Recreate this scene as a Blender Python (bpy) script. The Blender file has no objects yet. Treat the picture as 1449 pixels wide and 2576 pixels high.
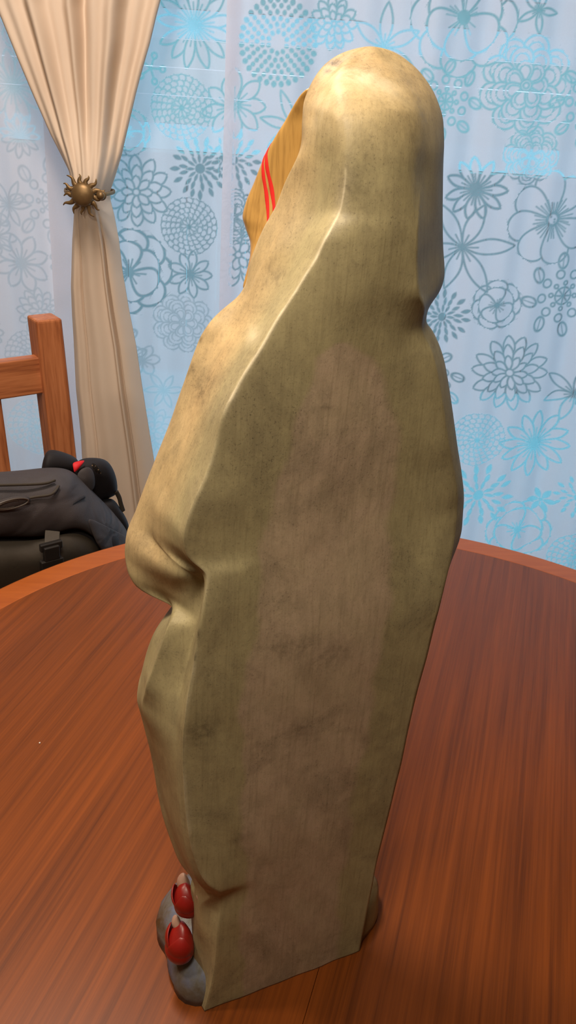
import bpy, bmesh, math, random
import numpy as np
from mathutils import Vector, Matrix
from mathutils.bvhtree import BVHTree

random.seed(7)
rng = np.random.default_rng(7)
S = bpy.context.scene
COL = S.collection
T = 0.75                       # height of the table top above the floor
W, H = 1449, 2576

# ------------------------------------------------------------------ camera
F_PX = 2144.0
PITCH, ROLL, CAM_H = math.radians(26.9), math.radians(4.0), T + 0.62
fw = np.array([0, math.cos(PITCH), -math.sin(PITCH)])
r0 = np.array([1.0, 0, 0]); u0 = np.cross(r0, fw)
rt = math.cos(ROLL) * r0 + math.sin(ROLL) * u0
up = -math.sin(ROLL) * r0 + math.cos(ROLL) * u0
CO = np.array([0, 0, CAM_H])
cam_d = bpy.data.cameras.new('camera')
cam_d.sensor_fit = 'VERTICAL'; cam_d.sensor_height = 36.0; cam_d.lens = F_PX / H * 36.0
cam_d.clip_start = 0.02
cam = bpy.data.objects.new('camera', cam_d); COL.objects.link(cam)
M4 = Matrix(((rt[0], up[0], -fw[0], 0), (rt[1], up[1], -fw[1], 0), (rt[2], up[2], -fw[2], CAM_H), (0, 0, 0, 1)))
cam.matrix_world = M4
cam_d.dof.use_dof = False
S.camera = cam

# ------------------------------------------------------------------ world: overcast bluish daylight
wd = bpy.data.worlds.new('world'); S.world = wd; wd.use_nodes = True
bg = wd.node_tree.nodes['Background']
bg.inputs[0].default_value = (0.56, 0.71, 0.90, 1); bg.inputs[1].default_value = 2.3

# ------------------------------------------------------------------ dining lamp and two added fill lights
def lamp(name, kind, loc, energy, color, size=None, target=None):
    d = bpy.data.lights.new(name, kind); d.energy = energy; d.color = color
    if kind == 'AREA':
        d.shape = 'DISK'; d.size = size
    elif size:
        d.shadow_soft_size = size
    o = bpy.data.objects.new(name, d); COL.objects.link(o); o.location = loc
    if target is not None:
        o.rotation_euler = (Vector(target) - Vector(loc)).to_track_quat('-Z', 'Y').to_euler()
    return o
WARM = (1.0, 0.82, 0.64)
lamp('dining_lamp', 'POINT', (-0.58, 0.385, T + 1.02), 14, WARM, 0.05)
lamp('window_side_fill', 'AREA', (-0.42, 0.95, 2.46), 24, (1.0, 0.84, 0.70), 0.35, (-0.42, 1.35, 0))  # added unseen fill, brightens the drape and the sheers
lamp('overhead_fill', 'AREA', (-0.08, 0.07, T + 1.08), 6.6, (1.0, 0.87, 0.68), 0.22, (0.0, 0.4, 1.1))  # added fill above the camera, lights the statue's back and crown
S.view_settings.view_transform = 'Standard'
S.view_settings.look = 'None'
S.view_settings.exposure = 0.0
S.view_settings.gamma = 1.0
S.view_settings.use_curve_mapping = False
S.cycles.max_bounces = 10
S.cycles.transparent_max_bounces = 16

# ------------------------------------------------------------------ measuring helpers
def ray(x, y):
    return fw * F_PX + rt * (x - W / 2) - up * (y - H / 2)
def on_plane(x, y, p0, n):
    d = ray(x, y); t = np.dot(np.asarray(p0) - CO, n) / np.dot(d, n)
    return CO + d * t
def at_y(x, y, Y):
    return on_plane(x, y, (0, Y, 0), np.array([0, 1.0, 0]))
def at_z(x, y, Z):
    return on_plane(x, y, (0, 0, Z), np.array([0, 0, 1.0]))

# ------------------------------------------------------------------ object helpers
def tag(o, label=None, cat=None, group=None, kind=None):
    if label: o['label'] = label
    if cat: o['category'] = cat
    if group: o['group'] = group
    if kind: o['kind'] = kind
    return o
def empty(name, loc=(0, 0, 0)):
    o = bpy.data.objects.new(name, None); COL.objects.link(o); o.location = loc
    o.empty_display_size = 0.05
    return o
def link(name, me, mat=None, parent=None, smooth=False):
    o = bpy.data.objects.new(name, me); COL.objects.link(o)
    if mat: me.materials.append(mat)
    if smooth:
        me.shade_smooth()
    if parent is not None:
        o.parent = parent
        o.matrix_parent_inverse = Matrix.Translation(parent.location).inverted()
    return o
def mesh(name, verts, faces, mat=None, parent=None, smooth=False):
    me = bpy.data.meshes.new(name)
    me.from_pydata([tuple(map(float, v)) for v in verts], [], faces); me.update()
    return link(name, me, mat, parent, smooth)
def from_bm(name, bm, mat=None, parent=None, smooth=False):
    me = bpy.data.meshes.new(name); bm.normal_update(); bm.to_mesh(me); bm.free()
    return link(name, me, mat, parent, smooth)
def box_bm(bm, c, hx, hy, hz, ax=None, bev=0.0):
    """oriented box: centre c, half sizes along axes ax (three unit vectors)."""
    ax = ax or (Vector((1, 0, 0)), Vector((0, 1, 0)), Vector((0, 0, 1)))
    c = Vector(c); vs = []
    for k in (-1, 1):
        for j in (-1, 1):
            for i in (-1, 1):
                vs.append(bm.verts.new(c + ax[0] * (i * hx) + ax[1] * (j * hy) + ax[2] * (k * hz)))
    fs = [(0, 2, 3, 1), (4, 5, 7, 6), (0, 1, 5, 4), (2, 6, 7, 3), (0, 4, 6, 2), (1, 3, 7, 5)]
    nf = [bm.faces.new([vs[i] for i in f]) for f in fs]
    if bev:
        es = {e for f in nf for e in f.edges}
        bmesh.ops.bevel(bm, geom=list(es), offset=bev, segments=3, affect='EDGES', profile=0.6)
def box(name, lo, hi, mat, parent=None, bev=0.0):
    bm = bmesh.new(); lo = Vector(lo); hi = Vector(hi); h = (hi - lo) / 2
    box_bm(bm, (lo + hi) / 2, h.x, h.y, h.z, bev=bev)
    return from_bm(name, bm, mat, parent)
def beam(name, a, b, wx, wy, ax_x, mat, parent=None, bev=0.004):
    """bar from a to b with section wx (along ax_x) by wy."""
    a = Vector(a); b = Vector(b); zz = (b - a).normalized(); xx = Vector(ax_x)
    xx = (xx - zz * xx.dot(zz)).normalized(); yy = zz.cross(xx)
    bm = bmesh.new(); box_bm(bm, (a + b) / 2, wx / 2, wy / 2, (b - a).length / 2, (xx, yy, zz), bev)
    return from_bm(name, bm, mat, parent)
def tube(name, pts, rad, mat, parent=None, n=10, flat=1.0, closed=False, flat_axis=None):
    """swept tube; rad number or list; flat < 1 squashes it into a webbing strap."""
    P = [Vector(p) for p in pts]; m = len(P); rad = [rad] * m if np.isscalar(rad) else rad
    vs = []; fs = []; prev = None
    for i, p in enumerate(P):
        t = (P[(i + 1) % m] - P[i - 1]) if closed else (P[min(i + 1, m - 1)] - P[max(i - 1, 0)])
        t.normalize()
        ref = Vector(flat_axis) if flat_axis is not None else (prev if prev is not None else (Vector((0, 0, 1)) if abs(t.z) < .9 else Vector((1, 0, 0))))
        a = (ref - t * ref.dot(t)).normalized(); b = t.cross(a); prev = a
        for k in range(n):
            th = 2 * math.pi * k / n
            vs.append(p + a * (math.cos(th) * rad[i] * flat) + b * (math.sin(th) * rad[i]))
    rr = m if closed else m - 1
    for i in range(rr):
        for k in range(n):
            j = (i + 1) % m
            fs.append((i * n + k, i * n + (k + 1) % n, j * n + (k + 1) % n, j * n + k))
    if not closed:
        fs.append(tuple(range(n - 1, -1, -1))); fs.append(tuple((m - 1) * n + k for k in range(n)))
    return mesh(name, vs, fs, mat, parent, True)
def smooth_path(pts, n=8):
    P = [np.array(p, float) for p in pts]; out = []
    for i in range(len(P) - 1):
        p0 = P[max(i - 1, 0)]; p1 = P[i]; p2 = P[i + 1]; p3 = P[min(i + 2, len(P) - 1)]
        for k in range(n):
            t = k / n
            out.append(.5 * ((2 * p1) + (-p0 + p2) * t + (2 * p0 - 5 * p1 + 4 * p2 - p3) * t ** 2 + (-p0 + 3 * p1 - 3 * p2 + p3) * t ** 3))
    out.append(P[-1]); return out
def sheet(name, rows, mat, parent=None, thick=0.004, sub=2, offset=-1):
    m, n = len(rows), len(rows[0])
    vs = [p for r in rows for p in r]
    fs = [(i * n + j, i * n + j + 1, (i + 1) * n + j + 1, (i + 1) * n + j) for i in range(m - 1) for j in range(n - 1)]
    o = mesh(name, vs, fs, mat, parent, True)
    if thick:
        s = o.modifiers.new('solid', 'SOLIDIFY'); s.thickness = thick; s.offset = offset
    s = o.modifiers.new('sub', 'SUBSURF'); s.levels = sub; s.render_levels = sub
    return o

# ------------------------------------------------------------------ material helpers
def srgb(r, g, b):
    f = lambda c: (c / 255 / 12.92) if c / 255 <= .04045 else ((c / 255 + .055) / 1.055) ** 2.4
    return (f(r), f(g), f(b), 1)
class NT:
    def __init__(s, name):
        s.m = bpy.data.materials.new(name); s.m.use_nodes = True; s.t = s.m.node_tree
        s.t.nodes.clear(); s.out = s.t.nodes.new('ShaderNodeOutputMaterial')
    def n(s, typ, **kw):
        nd = s.t.nodes.new('ShaderNode' + typ)
        for k, v in kw.items():
            if k.startswith('i_'):
                key = k[2:]; key = int(key) if key.isdigit() else key.replace('_', ' ')
                s.put(nd.inputs[key], v)
            else:
                setattr(nd, k, v)
        return nd
    def put(s, sock, v):
        if isinstance(v, bpy.types.NodeSocket): s.t.links.new(v, sock)
        else: sock.default_value = v
    def mix(s, fac, a, b, mode='MIX'):
        nd = s.t.nodes.new('ShaderNodeMix'); nd.data_type = 'RGBA'; nd.blend_type = mode
        s.put(nd.inputs[0], fac); s.put(nd.inputs[6], a); s.put(nd.inputs[7], b)
        return nd.outputs[2]
    def math(s, op, a, b=0.0, clamp=False):
        nd = s.t.nodes.new('ShaderNodeMath'); nd.operation = op; nd.use_clamp = clamp
        s.put(nd.inputs[0], a); s.put(nd.inputs[1], b); return nd.outputs[0]
    def ramp(s, fac, stops):
        nd = s.t.nodes.new('ShaderNodeValToRGB'); cr = nd.color_ramp
        while len(cr.elements) < len(stops): cr.elements.new(.5)
        for e, (p, c) in zip(cr.elements, stops):
            e.position = p; e.color = c if len(c) == 4 else (*c, 1)
        s.put(nd.inputs[0], fac); return nd.outputs[0]
    def noise(s, vec, scale, detail=4, rough=.5, dist=0.0):
        nd = s.n('TexNoise'); s.put(nd.inputs['Scale'], scale); nd.inputs['Detail'].default_value = detail
        nd.inputs['Roughness'].default_value = rough; nd.inputs['Distortion'].default_value = dist
        if vec is not None: s.put(nd.inputs['Vector'], vec)
        return nd.outputs[0]
    def coord(s, kind='Object'):
        return s.n('TexCoord').outputs[kind]
    def mapping(s, vec, rot=(0, 0, 0), scale=(1, 1, 1), loc=(0, 0, 0)):
        nd = s.n('Mapping'); s.put(nd.inputs['Vector'], vec)
        nd.inputs['Location'].default_value = loc
        nd.inputs['Rotation'].default_value = rot; nd.inputs['Scale'].default_value = scale
        return nd.outputs[0]
    def bsdf(s, color, rough=.5, spec=.5, metal=0.0, bump=None, bstr=.2, bdist=.002, **kw):
        p = s.n('BsdfPrincipled'); s.put(p.inputs['Base Color'], color); s.put(p.inputs['Roughness'], rough)
        s.put(p.inputs['Metallic'], metal); s.put(p.inputs['Specular IOR Level'], spec)
        for k, v in kw.items(): s.put(p.inputs[k], v)
        if bump is not None:
            b = s.n('Bump'); b.inputs['Strength'].default_value = bstr; b.inputs['Distance'].default_value = bdist
            s.put(b.inputs['Height'], bump); s.t.links.new(b.outputs[0], p.inputs['Normal'])
        s.t.links.new(p.outputs[0], s.out.inputs[0]); return s.m
def plain(name, col, rough=.6, spec=.3, metal=0.0, var=.12, scale=30, bstr=.1):
    t = NT(name); v = t.coord(); nz = t.noise(v, scale, 4)
    c = t.mix(nz, tuple(x * (1 - var) for x in col[:3]) + (1,), tuple(min(1, x * (1 + var)) for x in col[:3]) + (1,))
    return t.bsdf(c, rough, spec, metal, bump=nz, bstr=bstr)

# plaster, floor ---------------------------------------------------
M_wall = plain('wall_paint', srgb(158, 142, 118), .85, .2)
M_ceil = plain('ceiling_paint', srgb(190, 180, 165), .9, .2)
M_floor = plain('floor_boards', srgb(112, 80, 54), .5, .3, scale=6)
M_white = plain('white_frame', srgb(225, 228, 230), .5, .3)

def wood(name, dark, light, ang, across, along, rough=.38, fine=1.0, spec=.4, coat=0.0, tilt=(0, 0)):
    """straight-grained wood, grain along the local y axis after turning by ang."""
    t = NT(name); v = t.coord()
    m = t.mapping(v, rot=(tilt[0], tilt[1], ang))
    a = t.noise(t.mapping(m, scale=(across, along, across)), 1.0, 5, .6, .3)
    b = t.noise(t.mapping(m, scale=(across * 3.4, along * 1.5, across * 3.4)), 1.0, 4, .65)
    c = t.noise(t.mapping(m, scale=(across * .18, along * .3, across * .18)), 1.0, 3, .5)
    mx = t.math('ADD', t.math('MULTIPLY', a, .5), t.math('MULTIPLY', b, .38 * fine))
    mx = t.math('ADD', mx, t.math('MULTIPLY', c, .25))
    col = t.ramp(mx, [(.36, dark), (.52, tuple((dark[i] + light[i]) / 2 for i in range(3)) + (1,)), (.70, light)])
    return t.bsdf(col, rough, spec, bump=b, bstr=.06, bdist=.0006, **({'Coat Weight': coat, 'Coat Roughness': .25} if coat else {}))

# ------------------------------------------------------------------ the room
YW = 2.17                     # inner face of the window wall
XL, XR, YB, ZC = -2.3, 2.4, -2.6, 2.55
OX0, OX1, OZ1 = -1.15, 1.75, 2.12        # opening of the glass door
tag(box('floor', (XL - .1, YB - .1, -.1), (XR + .1, YW + .12, 0), M_floor), kind='structure')
tag(box('ceiling', (XL - .1, YB - .1, ZC), (XR + .1, YW + .12, ZC + .1), M_ceil), kind='structure')
tag(box('wall_left', (XL - .1, YB - .1, 0), (XL, YW + .12, ZC), M_wall), kind='structure')
tag(box('wall_right', (XR, YB - .1, 0), (XR + .1, YW + .12, ZC), M_wall), kind='structure')
tag(box('wall_front', (XL, YB - .1, 0), (XR, YB, ZC), M_wall), kind='structure')
bm = bmesh.new()
for lo, hi in (((XL, YW, 0), (OX0, YW + .12, ZC)), ((OX1, YW, 0), (XR, YW + .12, ZC)), ((OX0, YW, OZ1), (OX1, YW + .12, ZC))):
    l = Vector(lo); h = Vector(hi); d = (h - l) / 2
    box_bm(bm, (l + h) / 2, d.x, d.y, d.z)
tag(from_bm('wall_back', bm, M_wall), kind='structure')
door = tag(empty('window_1', ((OX0 + OX1) / 2, YW + .06, 0)), kind='structure')
xm = 0.62
for nm, lo, hi in (('frame_stile', (OX0, YW + .02, .0), (OX0 + .05, YW + .09, OZ1)), ('frame_stile', (OX1 - .05, YW + .02, 0), (OX1, YW + .09, OZ1)),
                   ('frame_rail', (OX0 + .05, YW + .02, OZ1 - .05), (OX1 - .05, YW + .09, OZ1)), ('frame_rail', (OX0 + .05, YW + .02, 0), (OX1 - .05, YW + .09, .06))):
    box(nm, lo, hi, M_white, door, .004)
t = NT('window_glass'); tr = t.n('BsdfTransparent', i_0=(.93, .97, .98, 1)); gl = t.n('BsdfGlossy', i_Roughness=.02)
ms = t.n('MixShader', i_0=.05); t.put(ms.inputs[1], tr.outputs[0]); t.put(ms.inputs[2], gl.outputs[0])
t.t.links.new(ms.outputs[0], t.out.inputs[0]); M_glass = t.m
box('glass_pane', (OX0 + .05, YW + .05, .06), (OX1 - .05, YW + .056, OZ1 - .05), M_glass, door)

# outside, seen only through the burnt-out flowers of the sheers --------------
M_patio = plain('patio_slabs', (.11, .52, .56, 1), .8, .2, scale=8)
M_fence = plain('weathered_fence', (.11, .28, .29, 1), .9, .2, scale=12)
M_house = plain('pale_siding', (.18, .48, .44, 1), .9, .2, scale=9)
M_pale = plain('pale_trim_boards', (.34, .72, .74, 1), .9, .2, scale=9)
tag(box('ground', (-14, YW + .12, -.14), (14, 16, -.04), M_patio), kind='structure')
fen = tag(empty('garden_fence', (0.4, 4.35, -.04)), 'dark weathered board fence across the yard beyond the patterned sheer curtains', 'fence')
x = -3.2; k = 0
while x < 4.0:
    w = .135 + .01 * random.random()
    box('board', (x, 4.34, -.04), (x + w, 4.365, 1.02 + .01 * random.random()), M_fence, fen)
    x += w + .006
for z in (.25, .8):
    box('rail', (-3.2, 4.365, z), (4.0, 4.40, z + .08), M_fence, fen)
hs = tag(empty('neighbour_house', (0, 9, -.04)), 'pale green clapboard house wall beyond the garden fence', 'house')
for k in range(9):
    z0 = k * .24
    box('siding', (-7, 9, z0 - .04), (8, 9.1, z0 + .194), M_pale if k in (3, 7) else M_house, hs)
box('eave', (-7.2, 8.6, 2.12), (8.2, 9.2, 2.22), M_white, hs)

# ------------------------------------------------------------------ sheer curtains with burnt-out flowers
YC = 2.0
def PX(x, y, Y=YC):
    p = at_y(x, y, Y); return p[0], p[2]
class Raster:
    def __init__(s, xs, zs):
        s.xs, s.zs = xs, zs; s.a = np.zeros((len(zs), len(xs)), np.float32)
    def win(s, cx, cz, R):
        i0, i1 = np.searchsorted(s.xs, [cx - R, cx + R]); j0, j1 = np.searchsorted(s.zs, [cz - R, cz + R])
        if i1 - i0 < 2 or j1 - j0 < 2: return None
        X, Z = np.meshgrid(s.xs[i0:i1] - cx, s.zs[j0:j1] - cz)
        return (slice(j0, j1), slice(i0, i1)), X, Z
AA = 0.0028
def cov(d): return np.clip(.5 - d / AA, 0, 1)
def petal_d(X, Z, th, r0, L, wd, p=1.0, q=.75):
    """signed distance-like field of a petal from radius r0 to r0+L along angle th, half width wd."""
    a = X * math.cos(th) + Z * math.sin(th) - r0; b = -X * math.sin(th) + Z * math.cos(th)
    s = np.clip(a / L, 0, 1)
    sc = np.clip(s, .004, .996); wv = wd * np.sin(np.pi * s ** p) ** q
    dw = wd * q * np.sin(np.pi * sc ** p) ** (q - 1) * np.cos(np.pi * sc ** p) * np.pi * p * sc ** (p - 1) / L
    e = np.maximum(-a, a - L)
    return np.where(e > 0, np.hypot(np.abs(b), e), (np.abs(b) - wv) / np.sqrt(1 + np.minimum(dw * dw, 60.0)))
def motif(R, kind, px, py, rpx, n=9, lw=.0042, rot=0.0, k=1.0):
    cx, cz = PX(px, py); x2, _ = PX(px + rpx, py); r = abs(x2 - cx)
    wn = R.win(cx, cz, r * 1.15 + .01)
    if wn is None: return
    sl, X, Z = wn; A = np.zeros_like(X)
    rs = np.hypot(X, Z); an = np.arctan2(Z, X); jit = np.random.default_rng(int(abs(px * 7 + py))).uniform(-1, 1, 400); ji = iter(jit)
    J = lambda s: next(ji) * s
    def outline(th, r0, L, wd, p=1., q=.75, fill=True, solid=False, w=None):
        nonlocal A
        d = petal_d(X, Z, th, r0, L, wd, p, q)
        if fill: A = A * (1 - cov(d))
        A = np.maximum(A, cov(d) if solid else cov(np.abs(d) - (w or lw) / 2))
    def circ(cx_, cz_, rr, solid=False, w=None):
        nonlocal A
        d = np.hypot(X - cx_, Z - cz_) - rr
        if not solid: A = A * (1 - cov(d))
        A = np.maximum(A, cov(d) if solid else cov(np.abs(d) - (w or lw) / 2))
    def line(x0, z0, x1, z1, w=None):
        nonlocal A
        dx, dz = x1 - x0, z1 - z0; tt = np.clip(((X - x0) * dx + (Z - z0) * dz) / (dx * dx + dz * dz), 0, 1)
        A = np.maximum(A, cov(np.hypot(X - x0 - tt * dx, Z - z0 - tt * dz) - (w or lw) / 2))
    tp = 2 * math.pi
    if kind == 'dahlia':          # pointed petals in rings
        for ring, (f0, f1) in enumerate(((.42, 1.0), (.22, .74), (.08, .46))):
            nn = n + 3 - ring * 2
            for i in range(nn):
                th = rot + tp * (i + .5 * (ring % 2)) / nn + J(.06)
                outline(th, r * f0 * .8, r * (f1 - f0 * .8) * (1 + J(.05)), r * 2.0 * f1 / nn, 1.25, .7)
        circ(0, 0, r * .10)
    elif kind == 'peony':         # rounded petals, doubled outlines
        for ring, (f0, f1) in enumerate(((.5, 1.0), (.28, .78), (.08, .5))):
            nn = n - ring
            for i in range(nn):
                th = rot + tp * (i + .5 * (ring % 2)) / nn + J(.05)
                L = r * (f1 - f0 * .7); wd = r * 2.5 * f1 / nn
                outline(th, r * f0 * .7, L, wd, 1.5, .5)
                outline(th, r * f0 * .7 + L * .12, L * .68, wd * .62, 1.5, .5, fill=False, w=lw * .85)
        circ(0, 0, r * .12); circ(0, 0, r * .06)
    elif kind == 'camellia':      # big overlapping round petals
        for ring, (f0, f1, nn) in enumerate(((.3, 1.0, n), (.05, .72, max(4, n - 2)))):
            for i in range(nn):
                th = rot + tp * (i + .5 * ring) / nn + J(.12)
                outline(th, r * f0 * .5, r * (f1 - f0 * .5), r * 2.9 * f1 / nn, 1.55, .5)
        for i in range(14):
            th = tp * i / 14 + J(.2); line(0, 0, math.cos(th) * r * (.3 + J(.08)), math.sin(th) * r * (.3 + J(.08)), lw * .6)
        circ(0, 0, r * .13, True)
    elif kind == 'daisy':         # one ring of outlined petals
        for i in range(n):
            th = rot + tp * i / n + J(.06)
            outline(th, r * .12, r * .88 * (1 + J(.06)), r * 1.75 / n, 1.2, .7)
            line(math.cos(th) * r * .15, math.sin(th) * r * .15, math.cos(th) * r * .5, math.sin(th) * r * .5, lw * .7)
        circ(0, 0, r * .14, True)
    elif kind == 'anemone':
        for i in range(n):
            th = rot + tp * i / n + J(.05)
            outline(th, r * .08, r * .92 * (1 + J(.05)), r * 2.6 / n, 1.7, .45)
        for i in range(n * 4):
            th = rot + tp * i / (n * 4) + J(.05); l = r * (.34 + .16 * abs(J(1)))
            line(math.cos(th) * r * .12, math.sin(th) * r * .12, math.cos(th) * l, math.sin(th) * l, lw * .75)
        d = rs - r * .15; A = np.maximum(A * (1 - cov(rs - r * .1)), cov(np.abs(rs - r * .14) - r * .035))
        for i in range(4): circ(J(r * .06), J(r * .06), r * .025, True)
    elif kind == 'leafy':         # long pointed leaves with a midrib
        for i in range(n):
            th = rot + tp * i / n + J(.12); L = r * .95 * (1 + J(.1))
            outline(th, r * .03, L, r * .13 * (7 / max(n, 6)), 1.0, .85, fill=False)
            line(0, 0, math.cos(th) * L * .3, math.sin(th) * L * .3, lw * .8)
        circ(0, 0, r * .05, True)
    elif kind == 'burst':         # solid seeds in rings
        for ring, (f0, f1, nn) in enumerate(((.66, 1.0, n), (.40, .72, n - 2), (.16, .48, n - 4))):
            for i in range(nn):
                th = rot + tp * (i + .5 * ring) / nn + J(.08)
                outline(th, r * f0, r * (f1 - f0) * (1 + J(.1)), r * (.075 - .012 * ring), 1., .8, solid=True, fill=False)
        circ(0, 0, r * .16, True)
    elif kind == 'petals6':
        for i in range(n):
            th = rot + tp * i / n; outline(th, r * .1, r * .9, r * .2, 1.1, .7, solid=True, fill=False)
        circ(0, 0, r * .15, True)
    elif kind == 'beans':         # ring of beans and circles round a star
        for i in range(8):
            th = rot + tp * i / 8; bx, bz = math.cos(th) * r * .82, math.sin(th) * r * .82; a2 = th + J(.7)
            xx = (X - bx) * math.cos(a2) + (Z - bz) * math.sin(a2); zz = -(X - bx) * math.sin(a2) + (Z - bz) * math.cos(a2)
            ra, rb = r * .17, r * .115
            d = (np.hypot(xx / ra, zz / rb) - 1) * rb
            A = np.maximum(A, cov(np.abs(d) - lw / 2)); A = np.maximum(A, np.where(d < 0, cov(np.abs(zz) - lw * .3), 0))
        for i in range(9):
            th = rot + .3 + tp * i / 9; circ(math.cos(th) * r * .52, math.sin(th) * r * .52, r * .095)
        for i in range(8):
            th = tp * i / 8; line(0, 0, math.cos(th) * r * .24, math.sin(th) * r * .24); circ(math.cos(th) * r * .3, math.sin(th) * r * .3, r * .045)
        d = rs - r * .2; A = np.maximum(A, cov(np.abs(d) - lw / 2))
    elif kind == 'globe':         # scales of a round bloom
        for ring in range(6, 0, -1):
            f1 = ring / 6; nn = 6 + ring * 3
            for i in range(nn):
                th = rot + tp * (i + .5 * (ring % 2)) / nn
                outline(th, r * max(0, f1 - .3), r * .3, r * 3.4 * f1 / nn, 1.6, .5, w=lw * .8)
        circ(0, 0, r * .1, True)
    elif kind == 'dots':          # rows of solid drops
        for ring, f in enumerate((.96, .82, .68, .54, .40, .24)):
            nn = int(30 * f) + 3
            for i in range(nn):
                th = tp * (i + .5 * (ring % 2)) / nn; rr = r * .062 * (1.15 if ring == 0 else .95)
                outline(th, r * f - rr, rr * 2.3, rr, 1., .55, solid=True, fill=False)
    elif kind == 'knobs':
        for i in range(n):
            th = rot + tp * i / n; line(0, 0, math.cos(th) * r * .7, math.sin(th) * r * .7); circ(math.cos(th) * r * .8, math.sin(th) * r * .8, r * .17)
    elif kind == 'drop':
        for i in range(n):
            th = rot + tp * i / n; outline(th, 0, r, r * .3, 1., .6, solid=True, fill=False)
    R.a[sl] = np.maximum(R.a[sl] * (1 - cov(rs - r * .3) * 0), A * k)

def sheer_material(name, cloth, thin, hole, back=.62):
    t = NT(name)
    at = t.n('Attribute', attribute_name='pat').outputs['Fac']
    v = t.coord(); wv = t.noise(t.mapping(v, scale=(1, 1, 1)), 420, 2)
    fine = t.noise(v, 9, 4)
    c = t.mix(fine, tuple(x * .95 for x in cloth[:3]) + (1,), cloth)
    df = t.n('BsdfDiffuse'); t.put(df.inputs[0], c)
    tl = t.n('BsdfTranslucent'); t.put(tl.inputs[0], c)
    m1 = t.n('MixShader', i_0=back); t.put(m1.inputs[1], df.outputs[0]); t.put(m1.inputs[2], tl.outputs[0])
    tp_ = t.n('BsdfTransparent')
    f = t.math('ADD', t.math('MULTIPLY', at, hole - thin), t.math('ADD', thin, t.math('MULTIPLY', t.math('SUBTRACT', wv, .5), .06)), True)
    m2 = t.n('MixShader'); t.put(m2.inputs[0], f); t.put(m2.inputs[1], m1.outputs[0]); t.put(m2.inputs[2], tp_.outputs[0])
    t.t.links.new(m2.outputs[0], t.out.inputs[0]); return t.m

ZTOP = 2.34
def panel(name, x0, x1, vx0, vx1, vz0, vz1, depth, motifs, mat, hem=None, ph=0., amp=.010):
    STEP = .0019
    def axis(a, b, va, vb, coarse):
        va, vb = max(a, va), min(b, vb)
        L = [np.arange(va, vb, STEP)]
        if va > a: L.insert(0, np.linspace(a, va, max(2, int((va - a) / coarse)), endpoint=False))
        if b > vb: L.append(np.linspace(vb, b, max(2, int((b - vb) / coarse))))
        return np.unique(np.concatenate(L + [np.array([a, b])]))
    xs, zs = axis(x0, x1, vx0, vx1, .03), axis(.015, ZTOP, vz0, vz1, .06)
    R = Raster(xs, zs)
    for m in motifs: motif(R, *m[:4], **(m[4] if len(m) > 4 else {}))
    X, Z = np.meshgrid(xs, zs)
    Y = depth + amp * np.sin(X * 23 + ph) + amp * .6 * np.sin(X * 41 + 2 * ph + Z * .8) + .004 * np.sin(X * 90 + Z * 2)
    if hem is not None:
        R.a *= 1 - .92 * ((X > hem[0]) & (X < hem[1]))
    nx, nz = len(xs), len(zs)
    co = np.stack([X, Y, Z], -1).reshape(-1, 3).astype(np.float32)
    idx = np.arange(nx * nz).reshape(nz, nx)
    q = np.stack([idx[:-1, :-1], idx[:-1, 1:], idx[1:, 1:], idx[1:, :-1]], -1).reshape(-1, 4).astype(np.int32)
    me = bpy.data.meshes.new(name)
    me.vertices.add(len(co)); me.vertices.foreach_set('co', co.ravel())
    me.loops.add(q.size); me.loops.foreach_set('vertex_index', q.ravel())
    me.polygons.add(len(q)); me.polygons.foreach_set('loop_start', np.arange(0, q.size, 4, dtype=np.int32))
    me.update(calc_edges=True)
    at = me.attributes.new('pat', 'FLOAT', 'POINT'); at.data.foreach_set('value', R.a.ravel().astype(np.float32))
    return link(name, me, mat, None, True)

D = dict
right_m = [
    ('dots', 700, 108, 96, D()), ('camellia', 1165, 45, 135, D(n=8, lw=.0046)), ('peony', 1318, 215, 112, D(n=9)),
    ('leafy', 965, 118, 100, D(n=6, rot=.5)), ('beans', 1118, 255, 95, D()), ('peony', 1330, 390, 68, D(n=8, lw=.0036)),
    ('daisy', 1196, 476, 75, D(n=11, lw=.0055)), ('anemone', 1385, 548, 112, D(n=8, rot=.3)), ('leafy', 1163, 622, 122, D(n=6, rot=.15, lw=.0046)),
    ('camellia', 1245, 762, 62, D(n=7)), ('burst', 1112, 797, 70, D(n=16)), ('beans', 1414, 742, 108, D(rot=.2)),
    ('dahlia', 1278, 932, 96, D(n=11)), ('leafy', 1440, 985, 78, D(n=6, rot=.4)), ('beans', 1078, 960, 88, D(rot=.3)),
    ('globe', 1196, 1098, 70, D(lw=.0036)), ('daisy', 1342, 1112, 88, D(n=12, lw=.005)), ('burst', 1200, 1238, 88, D(n=14)),
    ('petals6', 1360, 1256, 36, D(n=6)), ('camellia', 1300, 1328, 82, D(n=6, lw=.0055)), ('burst', 1445, 1238, 60, D(n=12)),
    ('beans', 1475, 262, 100, D()), ('leafy', 1350, 28, 50, D(n=5)), ('daisy', 592, 262, 78, D(n=8)), ('leafy', 742, 320, 85, D(n=7, rot=.3)),
    ('burst', 588, 402, 72, D(n=15)), ('peony', 590, 545, 66, D(n=8)), ('dahlia', 600, 640, 80, D(n=8)), ('globe', 1440, 1390, 70, D()),
    ('drop', 540, 738, 22, D(n=5)), ('leafy', 900, 300, 90, D(n=6)), ('dahlia', 840, 60, 60, D(n=8)), ('globe', 840, 560, 90, D()),
]
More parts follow.
